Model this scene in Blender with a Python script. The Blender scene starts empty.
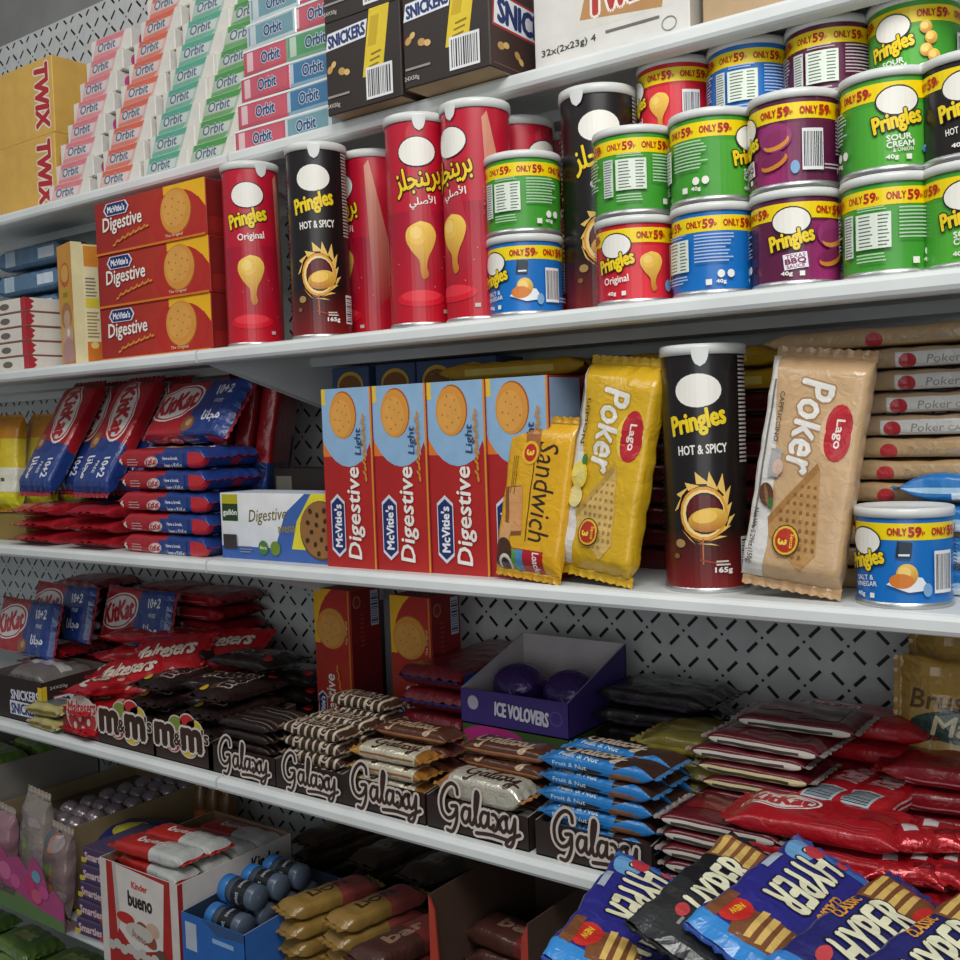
import bpy, math, random
from mathutils import Vector, Matrix
from mathutils.geometry import tessellate_polygon
random.seed(11)
SC = bpy.context.scene
COL = SC.collection
PI = math.pi
R = math.radians

# ------------------------------------------------------------------ camera model (metres; +X along the shelves, +Y into them)
F = 1070.0; YAW = R(36.958); PIT = R(-2.8575); ROL = R(-1.9268); ZC = 1.2
def ray(px, py):
    a = (px-480)/F; b = (480-py)/F
    cr, sr = math.cos(ROL), math.sin(ROL)
    a, b = a*cr-b*sr, a*sr+b*cr
    f = math.cos(PIT)-b*math.sin(PIT); u = math.sin(PIT)+b*math.cos(PIT)
    return Vector((a*math.cos(YAW)-f*math.sin(YAW), a*math.sin(YAW)+f*math.cos(YAW), u))
def at_depth(px, py, Y):                # point of the plane y = Y seen at a photo pixel
    r = ray(px, py); t = Y/r.y
    return Vector((r.x*t, Y, ZC+r.z*t))
def at_height(px, py, Z):               # point of the plane z = Z seen at a photo pixel
    r = ray(px, py); t = (Z-ZC)/r.z
    return Vector((r.x*t, r.y*t, Z))
def XX(px, py, Y): return at_depth(px, py, Y).x
S1, S2, S3, S4, S5, S6 = 1.5665, 1.3087, 1.0422, .7612, .4739, .26
YF, YB = .87, 1.20                     # front edges of the shelves; the top shelf is shallower (YT)
YT = .935
JX = -1.095                             # joint between the two bays

# ------------------------------------------------------------------ colour and materials
def C(h):
    h = h.lstrip('#')
    o = []
    for i in (0, 2, 4):
        c = int(h[i:i+2], 16)/255
        o.append(c/12.92 if c <= .04045 else ((c+.055)/1.055)**2.4)
    return tuple(o)
def mixc(a, b, t):
    t = max(0, min(1, t)); return tuple(a[i]*(1-t)+b[i]*t for i in range(3))
def new_mat(name):
    m = bpy.data.materials.new(name); m.use_nodes = True
    nt = m.node_tree
    return m, nt, nt.nodes['Principled BSDF']
def printed(name, rough, coat=0, bump=0, scale=40, dirt=.12):
    m, nt, b = new_mat(name)
    at = nt.nodes.new('ShaderNodeVertexColor'); at.layer_name = 'Col'
    tc = nt.nodes.new('ShaderNodeTexCoord')
    nz = nt.nodes.new('ShaderNodeTexNoise'); nz.inputs['Scale'].default_value = scale; nz.inputs['Detail'].default_value = 3
    nt.links.new(tc.outputs['Object'], nz.inputs['Vector'])
    mp = nt.nodes.new('ShaderNodeMapRange'); mp.inputs[1].default_value = .3; mp.inputs[2].default_value = .7
    mp.inputs[3].default_value = 1-dirt; mp.inputs[4].default_value = 1
    nt.links.new(nz.outputs[0], mp.inputs[0])
    mx = nt.nodes.new('ShaderNodeMix'); mx.data_type = 'RGBA'; mx.blend_type = 'MULTIPLY'; mx.inputs[0].default_value = 1
    nt.links.new(at.outputs[0], mx.inputs[6]); nt.links.new(mp.outputs[0], mx.inputs[7])
    nt.links.new(mx.outputs[2], b.inputs['Base Color'])
    b.inputs['Roughness'].default_value = rough
    b.inputs['Coat Weight'].default_value = coat; b.inputs['Coat Roughness'].default_value = .15
    if bump:
        n2 = nt.nodes.new('ShaderNodeTexNoise'); n2.inputs['Scale'].default_value = scale*1.2; n2.inputs['Detail'].default_value = 2
        n2.inputs['Distortion'].default_value = 1.5
        nt.links.new(tc.outputs['Object'], n2.inputs['Vector'])
        bp = nt.nodes.new('ShaderNodeBump'); bp.inputs['Strength'].default_value = bump; bp.inputs['Distance'].default_value = .004
        nt.links.new(n2.outputs[0], bp.inputs['Height']); nt.links.new(bp.outputs[0], b.inputs['Normal'])
    return m
M_CARD = printed('printed_card', .55)
M_CAN = printed('printed_can', .33, .25, dirt=.06)
M_FILM = printed('printed_film', .3, .35, .35, 55)
M_SHINY = printed('shrink_wrap_print', .25, .5, .15, 30)
M_FOIL = printed('foil_print', .25, .4, .6, 60)
M_FOIL.node_tree.nodes['Principled BSDF'].inputs['Metallic'].default_value = .35
def plain(name, col, rough=.5, metal=0, dirt=.15, scale=12):
    m, nt, b = new_mat(name)
    tc = nt.nodes.new('ShaderNodeTexCoord'); nz = nt.nodes.new('ShaderNodeTexNoise')
    nz.inputs['Scale'].default_value = scale; nz.inputs['Detail'].default_value = 5
    nt.links.new(tc.outputs['Object'], nz.inputs['Vector'])
    cr = nt.nodes.new('ShaderNodeValToRGB'); c = C(col)
    cr.color_ramp.elements[0].position = .35; cr.color_ramp.elements[1].position = .65
    cr.color_ramp.elements[0].color = (*[x*(1-dirt) for x in c], 1); cr.color_ramp.elements[1].color = (*c, 1)
    nt.links.new(nz.outputs[0], cr.inputs[0]); nt.links.new(cr.outputs[0], b.inputs['Base Color'])
    b.inputs['Roughness'].default_value = rough; b.inputs['Metallic'].default_value = metal
    return m
M_SHELF = plain('white_powder_coat', '#dfe3e2', .38, 0, .1)
M_STEEL = plain('can_steel', '#c9c9c9', .35, .8, .1)
M_LID = plain('white_plastic_lid', '#d9dbd8', .3, 0, .06)
M_WALL = plain('room_wall', '#8d8d8a', .8)
M_FLOOR = plain('room_floor', '#777571', .6)

# ------------------------------------------------------------------ mesh builder with a colour per corner
class MB:
    def __init__(s): s.v = []; s.f = []; s.c = []; s.sm = []
    def face(s, pts, col, smooth=False):
        i = len(s.v); s.v.extend(pts); s.f.append(tuple(range(i, i+len(pts))))
        s.c.append([col]*len(pts) if not isinstance(col, list) else col); s.sm.append(smooth)
    def grid(s, P, colf, smooth=True, wrap=False):
        ni, nj = len(P), len(P[0]); i0 = len(s.v)
        for r in P: s.v.extend(r)
        for i in range(ni-1):
            for j in range(nj-1 if not wrap else nj):
                k = (j+1) % nj
                s.f.append((i0+i*nj+j, i0+i*nj+k, i0+(i+1)*nj+k, i0+(i+1)*nj+j))
                c = colf(i, j) if callable(colf) else colf
                s.c.append([c]*4 if not isinstance(c, list) else c); s.sm.append(smooth)
    def box(s, x0, x1, y0, y1, z0, z1, col):
        a = [(x, y, z) for x in (x0, x1) for y in (y0, y1) for z in (z0, z1)]
        for q in ((0,1,3,2), (4,6,7,5), (0,4,5,1), (2,3,7,6), (0,2,6,4), (1,5,7,3)): s.face([a[k] for k in q], col)
    def lathe(s, prof, col, n=40, smooth=True):
        P = [[(r*math.sin(2*PI*j/n), -r*math.cos(2*PI*j/n), z) for j in range(n)] for r, z in prof]
        s.grid(P, col, smooth, True)
    def mesh(s, name):
        me = bpy.data.meshes.new(name)
        me.from_pydata([tuple(p) for p in s.v], [], s.f)
        ca = me.color_attributes.new('Col', 'FLOAT_COLOR', 'CORNER')
        buf = []
        for cc in s.c:
            for c in cc: buf.extend((c[0], c[1], c[2], 1))
        ca.data.foreach_set('color', buf)
        me.polygons.foreach_set('use_smooth', s.sm)
        me.update()
        return me
def link(name, me, mat, parent=None):
    o = bpy.data.objects.new(name, me)
    if mat and not me.materials: me.materials.append(mat)
    COL.objects.link(o)
    if parent: o.parent = parent
    return o
def tag(o, label, cat, group=None, kind=None):
    if label: o['label'] = label
    if cat: o['category'] = cat
    if group: o['group'] = group
    if kind: o['kind'] = kind
    return o
LABELS = {}
def make(kit, name, label, cat, group=None, loc=(0,0,0), rz=0):
    """a thing from a kit of shared meshes: one mesh alone, or an Empty with its parts (and their sub-parts)"""
    if len(kit) == 1:
        r = link(name, kit[0][1], kit[0][2])
    else:
        r = bpy.data.objects.new(name, None); r.empty_display_size = .02; COL.objects.link(r)
        made = []
        for pn, me, mat, *up in kit:
            o = link(pn, me, mat, made[up[0]] if up else r); made.append(o)
            if pn in PART_LABEL: o['label'] = PART_LABEL[pn]
    r.location = loc; r.rotation_euler = (0, 0, rz)
    LABELS[label] = LABELS.get(label, 0)+1
    return tag(r, label, cat, group)
PART_LABEL = {'lid': 'white plastic lid', 'lid_tab': 'white pull tab of the lid', 'base_rim': 'bare metal rim'}
def pose(o, rz, tilt, spin, world, anchor):
    """stand a pack on edge facing the aisle: spin in its own plane, tilt back, turn about z, anchor point to world point"""
    m = Matrix.Rotation(rz, 3, 'Z') @ Matrix.Rotation(PI/2-tilt, 3, 'X') @ Matrix.Rotation(spin, 3, 'Z')
    o.rotation_euler = m.to_euler(); o.location = Vector(world)-m @ Vector(anchor)
    return o

# ------------------------------------------------------------------ flat artwork, clipped and wrapped on to surfaces
GL = {}
def glyphs(st, bold=0.0, shear=0.0):
    k = (st, bold, shear)
    if k not in GL:
        c = bpy.data.curves.new('lettering', 'FONT'); c.body = st; c.resolution_u = 2; c.offset = bold; c.shear = shear
        o = bpy.data.objects.new('lettering', c); me = o.to_mesh()
        ps = [[(me.vertices[i].co.x, me.vertices[i].co.y) for i in p.vertices] for p in me.polygons]
        o.to_mesh_clear(); bpy.data.objects.remove(o); bpy.data.curves.remove(c)
        xs = [q[0] for p in ps for q in p]; ys = [q[1] for p in ps for q in p]
        GL[k] = (ps, min(xs), min(ys), max(xs), max(ys))
    return GL[k]
def smooth_line(pts, n=5):
    out = []
    q = [pts[0]]+list(pts)+[pts[-1]]
    for i in range(1, len(q)-2):
        for k in range(n):
            t = k/n; r = []
            for d in (0, 1):
                p0, p1, p2, p3 = q[i-1][d], q[i][d], q[i+1][d], q[i+2][d]
                r.append(.5*((2*p1)+(-p0+p2)*t+(2*p0-5*p1+4*p2-p3)*t*t+(-p0+3*p1-3*p2+p3)*t**3))
            out.append(tuple(r))
    return out+[tuple(pts[-1])]
class Art:
    def __init__(s, x0, y0, x1, y1): s.b = (x0, y0, x1, y1); s.ops = []; s.n = 0
    def add(s, polys, col, layer=None, jit=False):
        if layer is None: s.n += 1; layer = s.n
        s.ops.append((polys, col, layer, jit)); return s
    def rect(s, x, y, w, h, col, rot=0):
        p = [(-w/2, -h/2), (w/2, -h/2), (w/2, h/2), (-w/2, h/2)]
        c, d = math.cos(rot), math.sin(rot)
        return s.add([[(x+a*c-b*d, y+a*d+b*c) for a, b in p]], col)
    def poly(s, pts, col):
        t = tessellate_polygon([[Vector((x, y, 0)) for x, y in pts]])
        return s.add([[pts[i] for i in tri] for tri in t], col)
    def ell(s, x, y, rx, ry, col, rot=0, n=18):
        c, d = math.cos(rot), math.sin(rot); p = []
        for k in range(n):
            a, b = rx*math.cos(2*PI*k/n), ry*math.sin(2*PI*k/n); p.append((x+a*c-b*d, y+a*d+b*c))
        return s.add([p], col)
    def ring(s, x, y, rx, ry, col, w, n=18):
        return s.stroke([(x+rx*math.cos(2*PI*k/n), y+ry*math.sin(2*PI*k/n)) for k in range(n+1)], w, col)
    def stroke(s, pts, w, col):
        ps = []
        for (a, b), (c, d) in zip(pts, pts[1:]):
            L = math.hypot(c-a, d-b) or 1e-9; nx, ny = -(d-b)/L*w/2, (c-a)/L*w/2
            ps.append([(a+nx, b+ny), (a-nx, b-ny), (c-nx, d-ny), (c+nx, d+ny)])
        for k, (a, b) in enumerate(pts):
            ps.append([(a+w/2*math.cos(q*PI/4), b+w/2*math.sin(q*PI/4)) for q in range(8)])
        return s.add(ps, col, jit=True)
    def text(s, st, x, y, w, col, h=None, rot=0, bold=.012, shear=0, ol=None, olw=.03):
        ps, x0, y0, x1, y1 = glyphs(st, 0, shear)
        sx = w/(x1-x0); sy = h/(y1-y0) if h else sx
        mx, my = (x0+x1)/2, (y0+y1)/2; c, d = math.cos(rot), math.sin(rot)
        def T(p, ox, oy):
            a, b = (p[0]-mx)*sx+ox, (p[1]-my)*sy+oy
            return (x+a*c-b*d, y+a*d+b*c)
        k = max(sx, sy) if st.isascii() else min(sx, sy)
        def thick(r, n, cl):            # weight added by a ring of shifted copies, each a hair above the last
            s.n += 1
            for q in range(n):
                ox, oy = r*k*math.cos(2*PI*q/n), r*k*math.sin(2*PI*q/n)
                s.ops.append(([[T(v, ox, oy) for v in p] for p in ps], cl, s.n+.8*q/n, False))
        if ol is not None: thick(bold+olw, 10, ol)
        thick(bold, 6 if bold > .024 else 4, col)
        return s.add([[T(v, 0, 0) for v in p] for p in ps], col)
    def lines(s, x, y, w, h, n, col, fill=.5, rag=.25):
        ps = []
        for k in range(n):
            yy = y+h/2-(k+.5)*h/n; ww = w*(1-rag*random.random()); t = h/n*fill/2
            ps.append([(x-w/2, yy-t), (x-w/2+ww, yy-t), (x-w/2+ww, yy+t), (x-w/2, yy+t)])
        return s.add(ps, col)
    def barcode(s, x, y, w, h, vert=False, bg='#e8e8e8'):
        s.rect(x, y, w, h, C(bg)); ps = []; L = (h if vert else w)*.86; k = -L/2
        while k < L/2:
            t = random.choice((.025, .04, .06))*L
            if vert: ps.append([(x-w*.42, y+k), (x+w*.42, y+k), (x+w*.42, y+k+t), (x-w*.42, y+k+t)])
            else: ps.append([(x+k, y-h*.42), (x+k+t, y-h*.42), (x+k+t, y+h*.42), (x+k, y+h*.42)])
            k += t+random.choice((.03, .05))*L
        return s.add(ps, C('#22222c'))
    def xf(s, f, b):                    # the same art through a point transform, with new bounds
        o = Art(*b); o.n = s.n
        for polys, col, l, j in s.ops: o.ops.append(([[f(*p) for p in q] for q in polys], col, l, j))
        return o
def rot90(a, sgn, w, h):                # art drawn on h-wide, w-high (origin bottom centre) turned on to w-wide, h-high
    if sgn > 0: f = lambda x, y: (-(y-w/2), x+h/2)       # reads upwards
    else: f = lambda x, y: (y-w/2, h/2-x)                 # reads downwards
    return a.xf(f, (-w/2, 0, w/2, h))
def clip1(p, ax, v, keep_less):
    out = []; n = len(p)
    for i in range(n):
        a, b = p[i], p[(i+1) % n]; ia = (a[ax] <= v) if keep_less else (a[ax] >= v); ib = (b[ax] <= v) if keep_less else (b[ax] >= v)
        if ia: out.append(a)
        if ia != ib:
            t = (v-a[ax])/(b[ax]-a[ax]); out.append((a[0]+(b[0]-a[0])*t, a[1]+(b[1]-a[1])*t))
    return out
def split(p, ax, br):
    lo = min(q[ax] for q in p); hi = max(q[ax] for q in p); res = []
    for v in br:
        if v <= lo+1e-7: continue
        if v >= hi-1e-7: break
        a = clip1(p, ax, v, True)
        if len(a) > 2: res.append(a)
        p = clip1(p, ax, v, False)
        if len(p) < 3: return res
    res.append(p); return res
def clip_line(p, a, b, c):              # keep a*x + b*y <= c
    out = []; n = len(p)
    for i in range(n):
        q, r = p[i], p[(i+1) % n]; dq = a*q[0]+b*q[1]-c; dr = a*r[0]+b*r[1]-c
        if dq <= 0: out.append(q)
        if (dq <= 0) != (dr <= 0):
            t = dq/(dq-dr); out.append((q[0]+(r[0]-q[0])*t, q[1]+(r[1]-q[1])*t))
    return out
def emit(art, mb, mp, ub=(), vb=(), eps=.00006, smooth=False, diag=None):
    x0, y0, x1, y1 = art.b
    for polys, col, lay, jit in art.ops:
        for ip, p in enumerate(polys):
            h = eps*(lay+1+(.8*((ip*.618) % 1) if jit else 0))
            if min(q[0] for q in p) < x0: p = clip1(p, 0, x0, False)
            if len(p) > 2 and max(q[0] for q in p) > x1: p = clip1(p, 0, x1, True)
            if len(p) > 2 and min(q[1] for q in p) < y0: p = clip1(p, 1, y0, False)
            if len(p) > 2 and max(q[1] for q in p) > y1: p = clip1(p, 1, y1, True)
            if len(p) < 3: continue
            for a in split(p, 0, ub):
                for b in (diag(split(a, 1, vb)) if diag else split(a, 1, vb)):
                    mb.face([mp(u, v, h) for u, v in b], [col(u, v) for u, v in b] if callable(col) else col, smooth)

# ------------------------------------------------------------------ shapes of goods
def carton_kit(key, w, d, h, cols, arts, part='carton', flap=False, mat=None):
    """closed carton: front F (-y), right R, left L, top T, back K, bottom B; slightly chamfered; origin bottom centre"""
    mb = MB(); e = min(.0012, h*.06); X, Y = w/2, d/2
    g = lambda k: cols.get(k, cols['F'])
    mb.face([(-X+e,-Y,e), (X-e,-Y,e), (X-e,-Y,h-e), (-X+e,-Y,h-e)], g('F'))
    mb.face([(X,-Y+e,e), (X,Y-e,e), (X,Y-e,h-e), (X,-Y+e,h-e)], g('R'))
    mb.face([(-X,Y-e,e), (-X,-Y+e,e), (-X,-Y+e,h-e), (-X,Y-e,h-e)], g('L'))
    mb.face([(X-e,Y,e), (-X+e,Y,e), (-X+e,Y,h-e), (X-e,Y,h-e)], g('K'))
    mb.face([(-X+e,-Y+e,h), (X-e,-Y+e,h), (X-e,Y-e,h), (-X+e,Y-e,h)], g('T'))
    mb.face([(-X+e,Y-e,0), (X-e,Y-e,0), (X-e,-Y+e,0), (-X+e,-Y+e,0)], g('B'))
    c = g('F')
    for sx in (-1, 1):
        for sy in (-1, 1):
            mb.face([(sx*X, sy*(Y-e), e), (sx*(X-e), sy*Y, e), (sx*(X-e), sy*Y, h-e), (sx*X, sy*(Y-e), h-e)], c)
    for z, zz in ((e, 0), (h-e, h)):
        for sy in (-1, 1): mb.face([(-X+e, sy*Y, z), (X-e, sy*Y, z), (X-e, sy*(Y-e), zz), (-X+e, sy*(Y-e), zz)], c)
        for sx in (-1, 1): mb.face([(sx*X, -Y+e, z), (sx*X, Y-e, z), (sx*(X-e), Y-e, zz), (sx*(X-e), -Y+e, zz)], c)
    mp = {'F': lambda u, v, t: (u, -Y-t, v), 'R': lambda u, v, t: (X+t, u, v), 'L': lambda u, v, t: (-X-t, -u, v), 'T': lambda u, v, t: (u, v, h+t)}
    for k, a in arts.items(): emit(a, mb, mp[k])
    mat = mat or M_CARD
    kit = [(part, mb.mesh(key), mat)]
    if flap:                            # tuck flap of the right end
        f = MB(); fc = g('R')
        f.face([(X+.0006, -Y+.003, h*.35), (X+.0006, Y-.003, h*.35), (X+.0012, Y-.003, h-.001), (X+.0012, -Y+.003, h-.001)], tuple(x*.92 for x in fc))
        kit.append(('end_flap', f.mesh(key+'_flap'), mat))
    return kit

def pack_kit(key, L, W, T, base, art=None, fin=.009, fcol=None, puff=.25, amp=.0012, end=None, mat=None, seals=True, seed=1, part='wrapper', nu=16):
    """flow-wrapped pack lying flat: length x, width y, thickness z, base at z=0. Art v runs over the top and down the front long side"""
    rnd = random.Random(seed); ph = [rnd.uniform(0, 6.28) for _ in range(6)]
    r = min(T*.35, .006); a = W/2-r; q = PI*r/2; b = max(T-2*r, .0005); P = 4*a+4*q+2*b; end = end or min(L*.16, .028)
    def sec(s):                         # rounded rectangle; s=0 mid top, towards +y
        s = s % P
        segs = ((a, 0), (q, 1), (b, 2), (q, 3), (2*a, 4), (q, 5), (b, 6), (q, 7), (a, 8))
        for ln, k in segs:
            if s <= ln+1e-12: break
            s -= ln
        if k == 0: return (s, T, 0, 1)
        if k == 1: t = s/r; return (a+r*math.sin(t), T-r+r*math.cos(t), math.sin(t), math.cos(t))
        if k == 2: return (W/2, T-r-s, 1, 0)
        if k == 3: t = s/r; return (a+r*math.cos(t), r-r*math.sin(t), math.cos(t), -math.sin(t))
        if k == 4: return (a-s, 0, 0, -1)
        if k == 5: t = s/r; return (-a-r*math.sin(t), r-r*math.cos(t), -math.sin(t), -math.cos(t))
        if k == 6: return (-W/2, r+s, -1, 0)
        if k == 7: t = s/r; return (-a-r*math.cos(t), T-r+r*math.sin(t), -math.cos(t), math.sin(t))
        return (-a+s, T, 0, 1)
    def f(u, s, h=0.0):
        y, z, ny, nz = sec(s)
        t = (L/2-abs(u))/end; p = 1.0 if t >= 1 else max(.05, math.sin(max(t, 0)*PI/2)**.75)
        zz = (z-T/2)*p*(1+(puff*(1-(2*y/W)**2) if nz > -.5 else 0))
        w = amp*(math.sin(u*190+ph[0]+y*60)+.7*math.sin(y*230+ph[1]+u*80)+.6*math.sin(u*70-y*120+ph[2]))*.5
        w += amp*1.6*(1-p)*math.sin(y*420+ph[3])
        if nz < -.5: w *= .2; zz = max(zz, -T/2)
        yy = y*(1+.03*(1-p))
        return (u, yy+ny*(w+h), T/2+zz+nz*(w+h))
    us = sorted(set([-L/2+end*k/3 for k in range(4)]+[L/2-end*k/3 for k in range(4)]+[-L/2+L*k/nu for k in range(nu+1)]))
    us = [u for i, u in enumerate(us) if i == 0 or u-us[i-1] > 1e-4]
    nt = max(4, int(2*a/.008)); vs = []
    s0 = -(a+2*q+b+a)                   # start mid bottom... cover the whole loop
    marks = [s0, s0+a, ]
    def span(s, ln, n): return [s+ln*k/n for k in range(n)]
    s = s0
    for ln, n in ((a, 3), (q, 3), (b, 2), (q, 3), (2*a, nt), (q, 3), (b, 2), (q, 3), (a, 3)):
        vs += span(s, ln, n); s += ln
    vs.append(s)
    mb = MB()
    G = [[f(u, v) for v in vs] for u in us]
    zl = min(p[2] for r_ in G for p in r_); zh = max(p[2] for r_ in G for p in r_); kz = T/(zh-zl)
    G = [[(p[0], p[1], (p[2]-zl)*kz) for p in r_] for r_ in G]
    mb.v.extend(p for r_ in G for p in r_); nv = len(vs)
    for i in range(len(us)-1):
        for j in range(nv-1):
            a0, b0, c0, d0 = i*nv+j, i*nv+j+1, (i+1)*nv+j+1, (i+1)*nv+j
            for t in ((a0, b0, d0), (c0, d0, b0)): mb.f.append(t); mb.c.append([base]*3); mb.sm.append(True)
    if art:
        # bilinear on the base grid so the print lies exactly on the wrapper
        import bisect
        cell = [0, 0]
        def diag(parts):
            for p in parts:
                mu = sum(q[0] for q in p)/len(p); mv = sum(q[1] for q in p)/len(p)
                i = cell[0] = min(max(bisect.bisect_right(us, mu)-1, 0), len(us)-2); j = cell[1] = min(max(bisect.bisect_right(vs, mv)-1, 0), len(vs)-2)
                a, b = 1/(us[i+1]-us[i]), 1/(vs[j+1]-vs[j]); c = 1+us[i]*a+vs[j]*b
                for sg in (1, -1):
                    q = clip_line(p, sg*a, sg*b, sg*c)
                    if len(q) > 2: yield q
        def mp(u, v, h):
            i, j = cell[0], cell[1]
            tu = (u-us[i])/(us[i+1]-us[i]); tv = (v-vs[j])/(vs[j+1]-vs[j])
            A, B, Cc, D = G[i][j], G[i][j+1], G[i+1][j+1], G[i+1][j]
            if tu+tv <= 1: o = [A[k]+(D[k]-A[k])*tu+(B[k]-A[k])*tv for k in range(3)]
            else: o = [Cc[k]+(B[k]-Cc[k])*(1-tu)+(D[k]-Cc[k])*(1-tv) for k in range(3)]
            y, z, ny, nz = sec(v)
            return (o[0], o[1]+ny*(h+.0002), o[2]+nz*(h+.0002))
        art.b = (max(art.b[0], -L/2), max(art.b[1], vs[0]), min(art.b[2], L/2), min(art.b[3], vs[-1]))
        emit(art, mb, mp, us, vs, .00004, True, diag)
    mat = mat or M_FILM
    kit = [(part, mb.mesh(key), mat)]
    if seals:
        fcol = fcol or base
        for sg in (-1, 1):
            m = MB(); n = max(8, int(W/.004)); rows = []
            for k in range(4):
                x = L/2-.001+fin*k/3; row = []
                for j in range(n+1):
                    y = (-.5+j/n)*W*1.03; zz = (T/2-zl)*kz+.0012*math.sin(j*2.2+ph[4])*(k/3)+.0006*(k % 2)
                    xe = x+(.0015*(j % 2) if k == 3 else 0)
                    row.append((sg*xe, y, zz))
                rows.append(row)
            m.grid(rows, fcol, False)
            kit.append(('end_seal', m.mesh(key+'_seal'), mat))
    return kit, (-(a+q+b/2)-q*.5)       # kit, art v at the middle of the front long side

def tray_kit(key, w, d, hf, hb, col, inn, arts=None, lip=0, part='tray', sign=None):
    """open display tray, low front, higher back, sloping sides"""
    mb = MB(); X, Y, t = w/2, d/2, .0015
    mb.box(-X, X, -Y, Y, 0, t, inn)
    mb.box(-X, X, -Y, -Y+t, 0, hf, col); mb.box(-X, X, Y-t, Y, 0, hb, inn)
    for sx in (-1, 1):
        xa, xb = (sx*X, sx*(X-t))
        mb.face([(xa,-Y,0), (xa,Y,0), (xa,Y,hb), (xa,-Y,hf)], col); mb.face([(xb,-Y,t), (xb,Y,t), (xb,Y,hb), (xb,-Y,hf)], inn)
        mb.face([(xa,-Y,hf), (xb,-Y,hf), (xb,Y,hb), (xa,Y,hb)], mixc(col, (.6,.55,.5), .4))
    mp = {'F': lambda u, v, e: (u, -Y-e, v), 'R': lambda u, v, e: (X+e, u, v)}
    for k, a in (arts or {}).items(): emit(a, mb, mp[k])
    kit = [(part, mb.mesh(key), M_CARD)]
    if sign:
        m = MB(); emit(sign, m, lambda u, v, e: (u, -Y-.0015-e, v), eps=.0002); kit.append(('name_sign', m.mesh(key+'_sign'), M_CARD))
    return kit

# ------------------------------------------------------------------ the place: walls, floor, shelves
def structure(name, mb, mat):
    o = link(name, mb.mesh(name), mat); o['kind'] = 'structure'; return o
m = MB(); m.box(-7, 5, -4, 3, -.05, 0, C('#8a8884')); structure('floor', m, M_FLOOR)
m = MB(); m.box(-7, 5, 1.28, 1.34, 0, 3.0, C('#8a8884')); structure('wall_back', m, M_WALL)
def peg_panel(x0, x1, z0, z1):
    mb = MB(); mb.box(x0, x1, YB, YB+.012, z0, z1, C('#c9cbca'))
    a = Art(x0+.004, z0+.004, x1-.004, z1-.004); p = .0508; sl = []; dots = []
    nx = int((x1-x0)/p)+2; nz = int((z1-z0)/p)+2
    ox, oz = -.4932, .9389            # a crossing seen in the photograph
    i0 = int((x0-ox)/p)-1; j0 = int((z0-oz)/p)-1
    for i in range(i0, i0+nx+2):
        for j in range(j0, j0+nz+2):
            x, z = ox+i*p, oz+j*p
            if not (x0-.02 < x < x1+.02 and z0-.02 < z < z1+.02): continue
            dots.append([(x+.0019*math.cos(k*PI/4), z+.0019*math.sin(k*PI/4)) for k in range(8)])
            for dx, dz in ((1, 1), (1, -1), (-1, 1), (-1, -1)):
                cx, cz = x+dx*.0125, z+dz*.0125; L, w = .009, .0021
                ax, az = dx*.7071, dz*.7071
                sl.append([(cx-ax*L-az*w, cz-az*L+ax*w), (cx-ax*L+az*w, cz-az*L-ax*w), (cx+ax*L+az*w, cz+az*L-ax*w), (cx+ax*L-az*w, cz+az*L+ax*w)])
    a.add(sl+dots, C('#161616'))
    emit(a, mb, lambda u, v, h: (u, YB-h, v))
    return mb
for k, (x0, x1) in enumerate(((-2.7, JX-.012), (JX+.012, .62))):
    structure('wall_back', peg_panel(x0, x1, .02, 2.0), printed('painted_pegboard', .5) if k == 0 else bpy.data.materials['painted_pegboard'])
m = MB(); m.box(JX-.02, JX+.02, YB-.006, YB+.05, 0, 2.0, C('#b9bbba')); m.box(JX-.006, JX+.006, YB-.0066, YB-.004, 0, 2.0, C('#303030'))
up = link('upright_post', m.mesh('upright_post'), printed('post_paint', .45)); up['kind'] = 'structure'; up.name = 'trim_1'
ORD = {1: 'top', 2: 'second', 3: 'third', 4: 'fourth', 5: 'fifth', 6: 'bottom'}
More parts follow.
